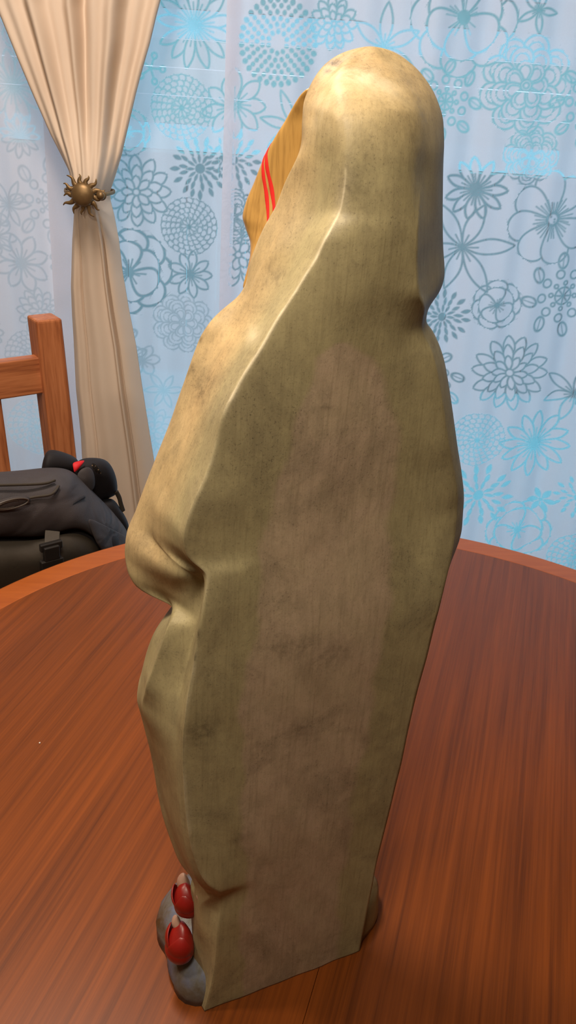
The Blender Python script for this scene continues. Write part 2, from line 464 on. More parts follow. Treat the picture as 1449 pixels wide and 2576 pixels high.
mid_m = [
    ('daisy', 488, 62, 98, D(n=13, rot=.2)), ('globe', 455, 272, 76, D(lw=.0038)), ('daisy', 578, 270, 70, D(n=8, rot=.2)),
    ('burst', 502, 425, 76, D(n=16, rot=.1)), ('dahlia', 345, 482, 84, D(n=9)), ('globe', 474, 572, 70, D(lw=.0038)),
    ('camellia', 328, 682, 104, D(n=8, lw=.0065)), ('daisy', 478, 692, 56, D(n=9)), ('peony', 458, 815, 76, D(n=9, lw=.0034, k=.6)),
    ('camellia', 320, 332, 56, D(n=6)), ('knobs', 378, 172, 38, D(n=5)), ('daisy', 360, 905, 40, D(n=6, k=.5)),
    ('leafy', 410, 985, 52, D(n=6, k=.45)), ('dahlia', 385, 1085, 60, D(n=8, k=.4)), ('burst', 562, 400, 50, D(n=10)), ('beans', 290, 880, 80, D(k=.6)),
]
left_m = [
    ('daisy', 38, 345, 50, D(n=11)), ('daisy', 20, 215, 86, D(n=11)), ('beans', 118, 512, 108, D()), ('daisy', 44, 668, 72, D(n=8, rot=.3, lw=.005)),
    ('knobs', 150, 668, 36, D(n=7)), ('dahlia', 90, 792, 58, D(n=9)), ('globe', 70, 905, 66, D()), ('globe', 84, 1085, 72, D()),
    ('leafy', 10, 520, 60, D(n=6)), ('peony', 70, 70, 80, D(n=9)), ('dahlia', 165, 800, 50, D(n=8)), ('daisy', 195, 560, 50, D(n=8)),
]
right_m += [(m[0], m[1] + 452, m[2] + 26, *m[3:]) for m in right_m if m[1] > 950 and m[1] + 452 > 1500]
left_m = [(*m[:4], D(m[4], k=.7)) for m in left_m]
left_m += [(m[0], m[1] - 215, m[2] + 40, *m[3:]) for m in left_m if m[1] < 215]
M_sheer = sheer_material('sheer_burnout', (.93, .85, .89, 1), .06, .74, .60)
M_sheer_m = sheer_material('sheer_burnout_thin', (.90, .85, .89, 1), .15, .76, .60)
M_sheer_l = sheer_material('sheer_lined', (.86, .78, .80, 1), .02, .42, .42)
xs0 = PX(562, 400)[0]; xs1 = PX(592, 400)[0]
tag(panel('sheer_curtain', xs0, 1.72, xs0, 1.14, .22, 1.60, 1.985, right_m, M_sheer, hem=(xs0 - .1, xs1 - .006)),
    'wide white sheer curtain with burnt-out flower outlines, right of the seam', 'curtain')
tag(panel('sheer_curtain', -.585, xs1, -.52, .0, .22, 1.58, 2.005, mid_m, M_sheer_m, ph=1.),
    'narrow white sheer curtain glowing cyan between the tan drape and the seam', 'curtain')
tag(panel('sheer_curtain', -1.35, -.50, -.92, -.45, .25, 1.56, 2.035, left_m, M_sheer_l, ph=2., amp=.007),
    'mauve-white sheer curtain with faint grey-blue flowers behind the wooden chair', 'curtain')
M_iron = plain('rod_metal', srgb(70, 55, 40), .4, .5, .8)
rod = tag(empty('curtain_rod', (.1, 1.98, ZTOP + .012)), 'dark metal rod above the frame from which the sheers hang', 'curtain rod')
tube('pole', [(-1.45, 1.99, ZTOP + .012), (1.85, 1.99, ZTOP + .012)], .012, M_iron, rod)
for xx in (-1.42, 1.82):
    tube('bracket', [(xx, 1.99, ZTOP + .012), (xx, YW, ZTOP + .012)], .008, M_iron, rod)

# ------------------------------------------------------------------ tan drape and its sun holdback
YD = 1.90
t = NT('drape_cotton'); v = t.coord()
wv = t.noise(t.mapping(v, scale=(1, 1, .6)), 500, 2); big = t.noise(v, 7, 3)
c = t.mix(big, srgb(236, 216, 196), srgb(246, 230, 212))
df = t.n('BsdfDiffuse'); t.put(df.inputs[0], c); tl = t.n('BsdfTranslucent'); t.put(tl.inputs[0], c)
bp = t.n('Bump', i_Strength=.12, i_Distance=.0008); t.put(bp.inputs['Height'], wv)
for q in (df, tl): t.t.links.new(bp.outputs[0], q.inputs['Normal'])
ms = t.n('MixShader', i_0=.22); t.put(ms.inputs[1], df.outputs[0]); t.put(ms.inputs[2], tl.outputs[0])
t.t.links.new(ms.outputs[0], t.out.inputs[0]); M_drape = t.m
Lp = [(-60, -160), (-22, 0), (0, 52), (40, 150), (75, 235), (120, 340), (165, 430), (176, 470), (180, 500), (178, 545), (174, 610), (171, 727), (174, 800), (178, 860), (184, 985), (197, 1108), (205, 1250), (216, 1500)]
Rp = [(432, -160), (401, 0), (390, 42), (374, 110), (355, 175), (340, 230), (320, 310), (300, 392), (281, 452), (268, 488), (270, 510), (280, 550), (291, 610), (300, 690), (317, 790), (335, 880), (350, 980), (367, 1085), (381, 1170), (397, 1280), (420, 1500)]
def zx(L):
    a = np.array([PX(*q, YD) for q in L]); o = np.argsort(a[:, 1]); return a[o, 1], a[o, 0]
zl, xl = zx(Lp); zr, xr = zx(Rp)
ztie = PX(214, 488, YD)[1]
NS, zz = 150, np.concatenate([np.linspace(.02, zl[0], 20, endpoint=False), np.linspace(zl[0], max(zl[-1], zr[-1]), 220), np.linspace(max(zl[-1], zr[-1]) + .03, ZTOP + .02, 14)])
vs = []
for z in zz:
    a = np.interp(z, zl, xl); b = np.interp(z, zr, xr)
    if z > zl[-1]: a = xl[-1] - (z - zl[-1]) * .42
    if z > zr[-1]: b = xr[-1] + (z - zr[-1]) * .22
    if z < zl[0]: a = xl[0] + .0 * (zl[0] - z); b = xr[0] + (zr[0] - z) * .05
    g = math.exp(-((z - ztie) / .10) ** 2)
    wdt = b - a
    for i in range(NS + 1):
        s = i / NS
        if z > ztie:
            f = .55 * math.sin(s * 2 * math.pi * 4.2 + .6 + .8 * math.sin(3 * s)) + .33 * math.sin(s * 2 * math.pi * 8.1 + 1.7) + .25 * math.sin(s * 2 * math.pi * 2.1)
            amp = .016 * min(1, (z - ztie) / .25) + .006
            # deep fold right of the middle where the two gathered halves meet
            f -= 1.5 * math.exp(-((s - .54 - .03 * math.sin(z * 4)) / .035) ** 2) * min(1, (z - ztie) / .12)
        else:
            f = .30 * math.sin(s * 2 * math.pi * 2.6 + .4) + .35 * math.exp(-((s - .12) / .05) ** 2) - .9 * math.exp(-((s - .76) / .022) ** 2) * min(1, (ztie - z) / .1) + .5 * math.exp(-((s - .72) / .03) ** 2) - .35 * math.exp(-((s - .24) / .02) ** 2)
            amp = .012 * min(1, (ztie - z) / .2) + .006
        amp *= 1 - .55 * g
        ed = -.03 * (abs(2 * s - 1) ** 4)                          # edges curl back
        dome = .045 * g * (1 - (2 * s - 1) ** 2)
        vs.append((a + wdt * s, YD - f * amp - dome - ed, z))
nr = NS + 1
fs = [(i * nr + j, i * nr + j + 1, (i + 1) * nr + j + 1, (i + 1) * nr + j) for i in range(len(zz) - 1) for j in range(NS)]
dr = tag(mesh('drape', vs, fs, M_drape, None, True), 'tan cotton drape gathered in the middle by a brass sun', 'curtain')
sd = dr.modifiers.new('solid', 'SOLIDIFY'); sd.thickness = .0015; sd.offset = 0

t = NT('aged_brass'); v = t.coord(); nz = t.noise(v, 60, 5)
M_brass = t.bsdf(t.mix(nz, srgb(104, 80, 52), srgb(156, 128, 88)), .45, .5, .6, bump=nz, bstr=.15)
YS = YD - .062
cs = at_y(208, 490, YS); px_m = abs(at_y(308, 490, YS)[0] - cs[0]) / 100
sun = tag(empty('curtain_holdback', tuple(cs)), 'small aged brass sun with wavy rays clasping the tan drape', 'holdback')
Rd = 29 * px_m
vs = []; fs = []; nr_, na = 8, 36
for i in range(nr_ + 1):
    ph = (math.pi / 2) * i / nr_
    for k in range(na):
        th = 2 * math.pi * k / na
        vs.append((cs[0] + Rd * math.sin(ph) * math.cos(th), cs[1] - .013 * math.cos(ph), cs[2] + Rd * math.sin(ph) * math.sin(th)))
for i in range(nr_):
    for k in range(na):
        fs.append((i * na + k, i * na + (k + 1) % na, (i + 1) * na + (k + 1) % na, (i + 1) * na + k))
b0 = len(vs)
for k in range(na):
    th = 2 * math.pi * k / na; vs.append((cs[0] + Rd * math.cos(th), cs[1] + .004, cs[2] + Rd * math.sin(th)))
for k in range(na):
    fs.append((nr_ * na + k, nr_ * na + (k + 1) % na, b0 + (k + 1) % na, b0 + k))
fs.append(tuple(b0 + k for k in range(na)))
mesh('dome', vs, fs, M_brass, sun, True)
NR = 13
for k in range(NR):
    th = math.radians(100) + 2 * math.pi * k / NR
    pts = []; rad = []
    for i in range(9):
        s_ = i / 8; rr = Rd * (.85 + s_ * (.98 + .16 * ((k * 5) % 3 - 1))); wob = .09 * math.sin(s_ * math.pi * 1.9 + (k % 2) * 1.2) * s_ ** .4
        pts.append((cs[0] + rr * math.cos(th + wob), cs[1] + .001, cs[2] + rr * math.sin(th + wob))); rad.append(.0052 * (1 - s_ ** 1.2) + .0009)
    tube('ray', pts, rad, M_brass, sun, 8, .55, flat_axis=(0, 1, 0))
kc = at_y(254, 492, YS - .004)
bm = bmesh.new(); bmesh.ops.create_uvsphere(bm, u_segments=20, v_segments=12, radius=10.5 * px_m, matrix=Matrix.Translation(Vector(kc)))
from_bm('knob', bm, M_brass, sun, True)
ring = [(kc[0] + 10.8 * px_m * math.cos(a), kc[1] + .004, kc[2] + 10.8 * px_m * math.sin(a)) for a in np.linspace(0, 2 * math.pi, 24, endpoint=False)]
tube('collar', ring, .0016, M_brass, sun, 8, closed=True)
xa = at_y(178, 488, YD)[0]; xb = at_y(268, 492, YD)[0]
tube('clasp', smooth_path([(cs[0], YS + .004, cs[2]), (xb + .004, YD - .03, cs[2]), (xb + .010, YD + .03, cs[2]), ((xa + xb) / 2, YD + .05, cs[2]), (xa - .008, YD + .03, cs[2]), (xa - .004, YD - .03, cs[2]), (cs[0] - .01, YS + .004, cs[2])], 6), .004, M_brass, sun, 8, .4, flat_axis=(0, 1, 0))

# ------------------------------------------------------------------ round table
TC = np.array([.109, .623]); RO, RI = .580, .537
GA = math.radians(15.0)                                # grain and seam run this far off the y axis
sm0 = at_z(798, 2450, T); sm1 = at_z(765, 2563, T)
gdir = np.array([math.sin(GA), math.cos(GA)]); gper = np.array([gdir[1], -gdir[0]])
soff = float(np.dot((sm0[:2] + sm1[:2]) / 2 - TC, gper))
M_top = wood('table_veneer', srgb(72, 33, 9), srgb(126, 63, 17), GA, 120, 3.0, .36, spec=.25)
M_rim = wood('table_rim', srgb(142, 70, 26), srgb(166, 88, 36), GA + 1.2, 60, 10, .36, spec=.28)
table = tag(empty('round_table', (TC[0], TC[1], 0)), 'round reddish-brown wooden dining table with a lighter rim, under the statue', 'table')
def half_disc(side):
    bm = bmesh.new(); g = .00015; out = []
    for k in range(97):
        a = -math.pi / 2 + math.pi * k / 96
        p, q = math.cos(a) * RI, math.sin(a) * RI           # across, along
        out.append((p, q))
    # cut at the seam offset
    pts = []
    for k in range(360):
        a = 2 * math.pi * k / 360; p, q = math.cos(a) * RI, math.sin(a) * RI
        if (p - soff) * side > g: pts.append((math.atan2(q, (p) * 1.0), p, q))
    hq = math.sqrt(RI ** 2 - (soff + side * g) ** 2)
    pts += [(math.atan2(hq, soff + side * g), soff + side * g, hq), (math.atan2(-hq, soff + side * g), soff + side * g, -hq)]
    cxp = sum(p for _, p, _ in pts) / len(pts)
    pts.sort(key=lambda e: math.atan2(e[2], e[1] - cxp))
    lo, hi = [], []
    for _, p, q in pts:
        x_, y_ = TC + gper * p + gdir * q
        lo.append(bm.verts.new((x_, y_, T - .026))); hi.append(bm.verts.new((x_, y_, T)))
    n = len(pts)
    bm.faces.new(hi); bm.faces.new(lo[::-1])
    for i in range(n): bm.faces.new((lo[i], lo[(i + 1) % n], hi[(i + 1) % n], hi[i]))
    bmesh.ops.bevel(bm, geom=[e for e in bm.edges if all(v in hi for v in e.verts)], offset=.0003, segments=1, affect='EDGES')
    return bm
for side in (-1, 1): from_bm('table_leaf', half_disc(side), M_top, table)
prof = [(RI + .0004, T - .03), (RI + .0004, T - .0003), (RI + .002, T), (RO - .006, T), (RO - .002, T - .002), (RO, T - .006), (RO, T - .022), (RO - .004, T - .028), (RO - .012, T - .03)]
vs = []; fs = []; na = 160
for k in range(na):
    a = 2 * math.pi * k / na
    for r_, z_ in prof: vs.append((TC[0] + r_ * math.cos(a), TC[1] + r_ * math.sin(a), z_))
m_ = len(prof)
for k in range(na):
    for j in range(m_):
        fs.append((k * m_ + j, k * m_ + (j + 1) % m_, ((k + 1) % na) * m_ + (j + 1) % m_, ((k + 1) % na) * m_ + j))
rim = mesh('table_rim', vs, fs, M_rim, table); tag(rim, 'lighter orange-brown rim')
def lathe(name, cx, cy, prof, mat, parent, n=40):
    vs = []; fs = []; m = len(prof)
    for k in range(n):
        a = 2 * math.pi * k / n
        for r_, z_ in prof: vs.append((cx + r_ * math.cos(a), cy + r_ * math.sin(a), z_))
    for k in range(n):
        for j in range(m - 1):
            fs.append((k * m + j, k * m + j + 1, ((k + 1) % n) * m + j + 1, ((k + 1) % n) * m + j))
    return mesh(name, vs, fs, mat, parent, True)
box('apron', (TC[0] - .25, TC[1] - .25, T - .08), (TC[0] + .25, TC[1] + .25, T - .028), M_rim, table, .004)
lathe('pedestal', TC[0], TC[1], [(.0, .10), (.07, .10), (.075, .16), (.045, .22), (.05, .4), (.065, .52), (.05, .6), (.09, .66), (.09, T - .08), (0, T - .08)], M_rim, table)
for k in range(4):
    a = math.pi / 4 + k * math.pi / 2; c_, s_ = math.cos(a), math.sin(a)
    tube('foot', smooth_path([(TC[0] + .03 * c_, TC[1] + .03 * s_, .17), (TC[0] + .16 * c_, TC[1] + .16 * s_, .13), (TC[0] + .30 * c_, TC[1] + .30 * s_, .05), (TC[0] + .36 * c_, TC[1] + .36 * s_, .024)], 5), [.03] * 15 + [.024], M_rim, table, 10)
cr = at_z(100, 1870, T)
bm = bmesh.new(); bmesh.ops.create_icosphere(bm, subdivisions=1, radius=.0009, matrix=Matrix.Translation(Vector((cr[0], cr[1], T + .0007))))
tag(from_bm('crumb', bm, plain('crumb_white', srgb(240, 235, 225))), 'tiny white crumb on the bare table left of the statue', 'crumb')

# ------------------------------------------------------------------ wooden chair
CA = math.radians(38)
Fv = Vector((math.sin(CA), -math.cos(CA), 0)); Dv = Vector((-math.cos(CA), -math.sin(CA), 0)); UZ = Vector((0, 0, 1))
M_oak = wood('chair_oak', srgb(140, 76, 44), srgb(184, 112, 66), 0, 60, 60, .45, spec=.35)
def oak(name, axis):
    t = NT(name); v = t.coord(); ax = Vector(axis).normalized()
    # stretch the noise along the given axis
    q = ax.rotation_difference(Vector((0, 1, 0))).to_euler()
    m = t.mapping(v, rot=tuple(q))
    a = t.noise(t.mapping(m, scale=(70, 5, 70)), 1, 4, .6, .6); b = t.noise(t.mapping(m, scale=(260, 12, 260)), 1, 3, .6)
    mx = t.math('ADD', t.math('MULTIPLY', a, .65), t.math('MULTIPLY', b, .35))
    return t.bsdf(t.ramp(mx, [(.34, srgb(128, 70, 42)), (.5, srgb(172, 104, 64)), (.68, srgb(196, 126, 82))]), .42, .35, bump=b, bstr=.06)
TP = .047
tc = at_y(91.5, 808, 1.45); top_c = Vector(tc) + Dv * (-TP / 2) - Fv * (TP / 2)      # centre of the post's top
lean = math.tan(math.radians(7.5))
Ldir = (UZ - Fv * lean).normalized()
zs_ = .45
M_ov = oak('oak_upright', Ldir); M_oh = oak('oak_cross', Dv); M_of = oak('oak_seat', Fv)
BW = .40                                             # between the two back posts
def post_at(z): return top_c - Ldir * ((top_c.z - z) / Ldir.z)
seat_b = post_at(zs_); seat_c = seat_b + Dv * (BW / 2) + Fv * .21
chair = tag(empty('dining_chair', (seat_c.x, seat_c.y, 0)), 'orange-brown wooden dining chair behind the backpack, in front of the tan drape', 'chair')
for s_ in (0, 1):
    off = Dv * (BW * s_)
    bm = bmesh.new(); a = post_at(zs_ - .03) + off; b = top_c + off
    box_bm(bm, (a + b) / 2, TP / 2, TP / 2, (b - a).length / 2, (Dv, Fv, Ldir), .005)
    from_bm('back_post', bm, M_ov, chair)
    lg = post_at(zs_ - .03) + off
    beam('leg', (lg.x - Fv.x * .03, lg.y - Fv.y * .03, 0), lg + UZ * .005, .042, .042, Dv, M_ov, chair)
    fl = seat_b + off + Fv * .40
    beam('leg', (fl.x, fl.y, 0), (fl.x, fl.y, zs_ - .02), .042, .042, Dv, M_ov, chair)
def along(z, lo, hi, th, nm, drop=0.0):
    a = post_at(z) + Dv * (TP / 2 - .004); b = post_at(z) + Dv * (BW - TP / 2 + .004)
    bm = bmesh.new(); box_bm(bm, (a + b) / 2, (b - a).length / 2, th / 2, (hi - lo) / 2, (Dv, Fv, Ldir), .003)
    return from_bm(nm, bm, M_oh, chair)
zt = on_plane(100, 894, tuple(post_at(.9)), np.array(Fv))[2]; zb = on_plane(103, 981, tuple(post_at(.9)), np.array(Fv))[2]
along((zt + zb) / 2, zb, zt, .024, 'top_rail')
along(.56, 0, .05, .022, 'lower_rail')
for k in range(4):
    o_ = Dv * (.112 + .072 * k)
    a = post_at(.57) + o_; b = post_at(zb + .003) + o_
    bm = bmesh.new(); box_bm(bm, (a + b) / 2, .015, .007, (b - a).length / 2, (Dv, Fv, Ldir), .002)
    from_bm('back_slat', bm, M_ov, chair)
bm = bmesh.new(); box_bm(bm, seat_c + UZ * (zs_ - seat_c.z), BW / 2 + .03, .21, .014, (Dv, Fv, UZ), .006)
from_bm('seat', bm, M_of, chair)
for s_ in (-1, 1):
    beam('side_rail', seat_c + Dv * (s_ * BW / 2) + Fv * -.18 + UZ * (zs_ - .04 - seat_c.z), seat_c + Dv * (s_ * BW / 2) + Fv * .18 + UZ * (zs_ - .04 - seat_c.z), .02, .05, Dv, M_of, chair)

# ------------------------------------------------------------------ backpack on the chair
t = NT('pack_nylon'); v = t.coord(); wv = t.noise(v, 900, 2); big = t.noise(v, 14, 4)
fold = t.noise(t.mapping(v, scale=(7, 7, 13)), 1.0, 2, .5, 1.2)
hb = t.math('ADD', t.math('MULTIPLY', wv, .04), fold)
M_ngrey = t.bsdf(t.mix(big, srgb(52, 48, 50), srgb(76, 70, 71)), .66, .28, bump=hb, bstr=.6, bdist=.02)
t = NT('pack_black'); v = t.coord(); wv = t.noise(v, 700, 2); big = t.noise(v, 16, 4)
M_nblk = t.bsdf(t.mix(big, srgb(24, 22, 25), srgb(40, 36, 38)), .7, .25, bump=wv, bstr=.12, bdist=.0006)
M_nblk2 = plain('pack_webbing', srgb(62, 55, 47), .6, .3, scale=200)
M_red = plain('red_tab', srgb(205, 32, 40), .6, .3)
M_buck = plain('buckle_plastic', srgb(34, 31, 30), .4, .45)
PN = np.array(Fv); PQ = np.array(seat_c + Fv * .03)
def pk(x, y, o=0.0): return on_plane(x, y, PQ + PN * o, PN)
pack = tag(empty('backpack', (seat_c.x, seat_c.y, zs_ + .014)), 'dark grey and black backpack slumped on the wooden chair', 'backpack')
def cage(name, front, back, mat, sub=2):
    """closed body from a front grid and a back grid of points of equal size."""
    m, n = len(front), len(front[0]); vs = [p for r in front for p in r] + [p for r in back for p in r]; B = m * n
    fs = []
    for i in range(m - 1):
        for j in range(n - 1):
            a = i * n + j; fs.append((a, a + n, a + n + 1, a + 1)); fs.append((B + a, B + a + 1, B + a + n + 1, B + a + n))
    for j in range(n - 1):
        fs.append((j, j + 1, B + j + 1, B + j)); a = (m - 1) * n + j; fs.append((a, B + a, B + a + 1, a + 1))
    for i in range(m - 1):
        a = i * n; fs.append((a, B + a, B + a + n, a + n)); a = i * n + n - 1; fs.append((a, a + n, B + a + n, B + a))
    o = mesh(name, vs, fs, mat, pack, True); s = o.modifiers.new('sub', 'SUBSURF'); s.levels = sub; s.render_levels = sub
    return o
zbot = zs_ + .016
def low(x, o):                                   # foot of the pack on the seat, under pixel column x
    p = pk(x, 1480, o); p = np.array(p); p[2] = zbot; return p
# body (dark lower compartment)
cx_ = [-230, -120, 0, 90, 160, 220, 275, 312]
fr = [[pk(x, y, .0) for x, y in zip(cx_, [1225, 1220, 1216, 1210, 1212, 1255, 1305, 1350])],
      [pk(x, y, .045) for x, y in zip(cx_, [1290, 1288, 1285, 1280, 1285, 1300, 1335, 1375])],
      [pk(x, y, .05) for x, y in zip(cx_, [1385, 1380, 1375, 1370, 1365, 1365, 1380, 1400])],
      [pk(x, y, .052) for x, y in zip(cx_, [1480, 1470, 1460, 1450, 1440, 1430, 1425, 1425])],
      [low(x, .04) for x in cx_]]
bk = [[pk(x - 12, y, -.12) for x, y in zip(cx_, [1215, 1208, 1203, 1195, 1195, 1230, 1275, 1318])],
      [pk(x - 12, y, -.13) for x, y in zip(cx_, [1275, 1270, 1265, 1260, 1262, 1275, 1300, 1335])],
      [pk(x - 12, y, -.13) for x, y in zip(cx_, [1345, 1340, 1335, 1330, 1325, 1325, 1335, 1350])],
      [pk(x - 12, y, -.13) for x, y in zip(cx_, [1420, 1415, 1410, 1400, 1390, 1380, 1375, 1375])],
      [low(x - 12, -.13) for x in cx_]]
cage('body', fr, bk, M_nblk)
# grey flap over the front
rows = [
 [(-230, 1208, -.05), (-110, 1200, -.05), (0, 1194, -.05), (60, 1189, -.05), (118, 1181, -.05), (165, 1182, -.05), (192, 1200, -.05), (228, 1240, -.05), (268, 1276, -.05), (318, 1338, -.05)],
 [(-230, 1218, .02), (-110, 1211, .02), (0, 1205, .02), (60, 1201, .02), (118, 1194, .02), (162, 1194, .02), (190, 1212, .015), (226, 1254, .01), (264, 1292, .0), (318, 1350, -.03)],
 [(-230, 1258, .055), (-110, 1250, .055), (0, 1243, .058), (60, 1243, .05), (112, 1238, .056), (155, 1240, .055), (182, 1258, .046), (216, 1285, .046), (256, 1318, .03), (318, 1358, -.02)],
 [(-230, 1305, .066), (-110, 1298, .066), (0, 1292, .07), (60, 1292, .066), (110, 1290, .07), (150, 1285, .060), (182, 1292, .066), (216, 1308, .052), (258, 1340, .04), (313, 1366, -.01)],
 [(-230, 1350, .062), (-110, 1344, .062), (0, 1338, .064), (60, 1340, .064), (108, 1339, .064), (140, 1330, .064), (180, 1318, .064), (216, 1322, .06), (252, 1358, .052), (302, 1370, .01)],
 [(-230, 1352, .05), (-110, 1346, .05), (0, 1340, .05), (60, 1342, .05), (108, 1341, .05), (140, 1332, .05), (180, 1320, .05), (216, 1325, .05), (256, 1372, .046), (300, 1378, .012)],
]
sheet('front_flap', [[pk(*q) for q in r] for r in rows], M_ngrey, pack, .006, 3)
# side wing (grey panel running down to the right, over the dark part)
rows = [[(214, 1300, .064), (240, 1310, .056), (275, 1330, .03), (322, 1352, -.02)],
        [(222, 1325, .066), (252, 1345, .058), (285, 1358, .03), (322, 1372, -.01)],
        [(236, 1362, .066), (268, 1382, .055), (296, 1388, .03), (316, 1385, .0)],
        [(262, 1398, .06), (290, 1402, .045), (305, 1400, .025), (314, 1398, .005)]]
sheet('side_wing', [[pk(*q) for q in r] for r in rows], M_ngrey, pack, .005, 3)
# zipped pocket line on the flap
tube('zip', smooth_path([pk(-230, 1228, .052), pk(-60, 1222, .054), pk(60, 1219, .052), pk(112, 1216, .05), pk(138, 1208, .044)], 6), .0022, M_nblk2, pack, 8)
tube('seam', smooth_path([pk(-40, 1262, .066), pk(40, 1258, .064), pk(90, 1250, .064), pk(130, 1243, .064), pk(148, 1222, .05)], 6), .002, M_nblk2, pack, 8)
tube('seam', smooth_path([pk(140, 1312, .064), pk(160, 1292, .0645), pk(186, 1266, .055), pk(212, 1250, .036)], 6), .0022, M_nblk, pack, 8)  # no stitching here: dark cord stands in for a shaded fold of the flap
# lower pocket with folds
rows = [[(-230, 1372, .055), (-90, 1366, .055), (0, 1362, .058), (50, 1362, .06), (100, 1360, .062), (150, 1345, .06), (200, 1338, .056), (240, 1368, .05)],
        [(-230, 1405, .07), (-90, 1398, .07), (0, 1392, .074), (40, 1396, .078), (90, 1392, .082), (150, 1376, .078), (200, 1368, .07), (250, 1388, .05)],
        [(-230, 1450, .074), (-90, 1440, .074), (0, 1430, .08), (45, 1428, .076), (95, 1424, .086), (150, 1412, .08), (205, 1402, .07), (255, 1402, .05)],
        [(-230, 1500, .07), (-90, 1492, .07), (0, 1486, .07), (45, 1476, .07), (95, 1468, .07), (150, 1455, .07), (205, 1440, .06), (262, 1428, .045)]]
sheet('lower_pocket', [[pk(*q) for q in r] for r in rows], M_nblk2, pack, .005, 3)
# emblem on the flap: flattened ring with an inner swirl
em = pk(30, 1268, .076); eu = np.array(-Dv); ez = np.array([0, 0, 1.0])
M_emb = plain('emblem_rubber', srgb(74, 66, 60), .4, .5)
er = [em + eu * .0235 * math.cos(a) + ez * .0068 * math.sin(a) for a in np.linspace(0, 2 * math.pi, 40, endpoint=False)]
emb = tube('emblem', er, .0014, M_emb, pack, 8, closed=True)
er = [em - eu * .004 + eu * .016 * math.cos(a) + ez * .005 * math.sin(a) for a in np.linspace(.5, 5.2, 26)]
tube('emblem_swirl', er, list(.0005 + .0012 * np.sin(np.linspace(0, math.pi, 26))), M_emb, emb, 8)
bmx = bmesh.new(); bmesh.ops.create_uvsphere(bmx, u_segments=24, v_segments=8, radius=1.0)
bmesh.ops.transform(bmx, matrix=Matrix.Translation(Vector(em - PN * .0035)) @ Matrix(((eu[0] * .028, PN[0] * .004, 0, 0), (eu[1] * .028, PN[1] * .004, 0, 0), (0, 0, .009, 0), (0, 0, 0, 1))), verts=bmx.verts)
from_bm('emblem_backing', bmx, M_ngrey, emb, True)
# buckle and strap
for p0, p1, wd in (((132, 1336, .072), (130, 1372, .092), .021), ((128, 1400, .098), (130, 1470, .086), .016)):
    a, b = pk(*p0), pk(*p1); beam('strap', a, b, wd, .003, eu, M_nblk2, pack, .001)
bm = bmesh.new()
c1 = Vector(pk(128, 1373, .094)); box_bm(bm, c1, .0165, .004, .006, (Vector(eu), Vector(PN), UZ), .002)
c2 = Vector(pk(129, 1390, .097)); box_bm(bm, c2, .0115, .005, .011, (Vector(eu), Vector(PN), UZ), .002)
c3 = Vector(pk(130, 1418, .097)); box_bm(bm, c3, .0165, .005, .008, (Vector(eu), Vector(PN), UZ), .002)
from_bm('buckle', bm, M_buck, pack)
# black harness humps behind the flap
def hump(name, spine, wdt, mat, fl=.45):
    P = smooth_path(spine, 6); n = len(P)
    return tube(name, P, [wdt * (0.75 + .25 * math.sin(math.pi * i / (n - 1))) for i in range(n)], mat, pack, 14, fl, flat_axis=tuple(PN))
cage('top_lid', [[pk(x, y, -.055) for x, y in ((100, 1205), (130, 1200), (160, 1196), (198, 1205))], [pk(x, y, -.045) for x, y in ((101, 1180), (130, 1172), (165, 1170), (202, 1180))], [pk(x, y, -.06) for x, y in ((112, 1140), (124, 1128), (152, 1134), (200, 1152))]],
     [[pk(x, y, -.12) for x, y in ((104, 1195), (130, 1190), (160, 1188), (198, 1198))], [pk(x, y, -.12) for x, y in ((105, 1170), (130, 1165), (165, 1165), (202, 1175))], [pk(x, y, -.11) for x, y in ((113, 1138), (125, 1127), (152, 1132), (200, 1150))]], M_nblk)
cage('shoulder_strap', [[pk(x, y, -.05) for x, y in ((176, 1178), (200, 1152), (232, 1150), (268, 1154))], [pk(x, y, -.04) for x, y in ((186, 1210), (214, 1195), (246, 1188), (288, 1180))], [pk(x, y, -.045) for x, y in ((215, 1246), (240, 1232), (268, 1222), (297, 1214))], [pk(x, y, -.055) for x, y in ((240, 1272), (262, 1264), (280, 1252), (297, 1246))]],
     [[pk(x, y, -.11) for x, y in ((178, 1176), (200, 1150), (232, 1148), (268, 1152))], [pk(x, y, -.11) for x, y in ((188, 1208), (214, 1193), (246, 1186), (288, 1178))], [pk(x, y, -.11) for x, y in ((215, 1244), (240, 1230), (268, 1220), (297, 1212))], [pk(x, y, -.11) for x, y in ((240, 1270), (262, 1262), (280, 1250), (297, 1244))]], M_nblk)
cage('hip_pad', [[pk(x, y, -.045) for x, y in ((236, 1262), (262, 1254), (286, 1252), )], [pk(x, y, -.04) for x, y in ((256, 1295), (285, 1288), (304, 1280))], [pk(x, y, -.04) for x, y in ((284, 1330), (308, 1318), (324, 1312))], [pk(x, y, -.05) for x, y in ((306, 1352), (318, 1348), (326, 1338))]],
     [[pk(x, y, -.10) for x, y in ((236, 1260), (262, 1252), (286, 1250))], [pk(x, y, -.10) for x, y in ((256, 1293), (285, 1286), (304, 1278))], [pk(x, y, -.10) for x, y in ((284, 1328), (308, 1316), (324, 1310))], [pk(x, y, -.10) for x, y in ((306, 1350), (318, 1346), (326, 1336))]], M_nblk)
tube('webbing', smooth_path([pk(292, 1236, -.06), pk(300, 1252, -.06), pk(304, 1268, -.06), pk(310, 1286, -.06)], 5), .004, M_nblk2, pack, 8, .4, flat_axis=tuple(PN))
sheet('red_lining', [[pk(180, 1164, -.048), pk(200, 1160, -.046), pk(216, 1157, -.05)], [pk(184, 1176, -.040), pk(198, 1172, -.036), pk(207, 1168, -.042)], [pk(186, 1190, -.04), pk(190, 1186, -.038), pk(196, 1181, -.04)]], M_red, pack, .002, 2)
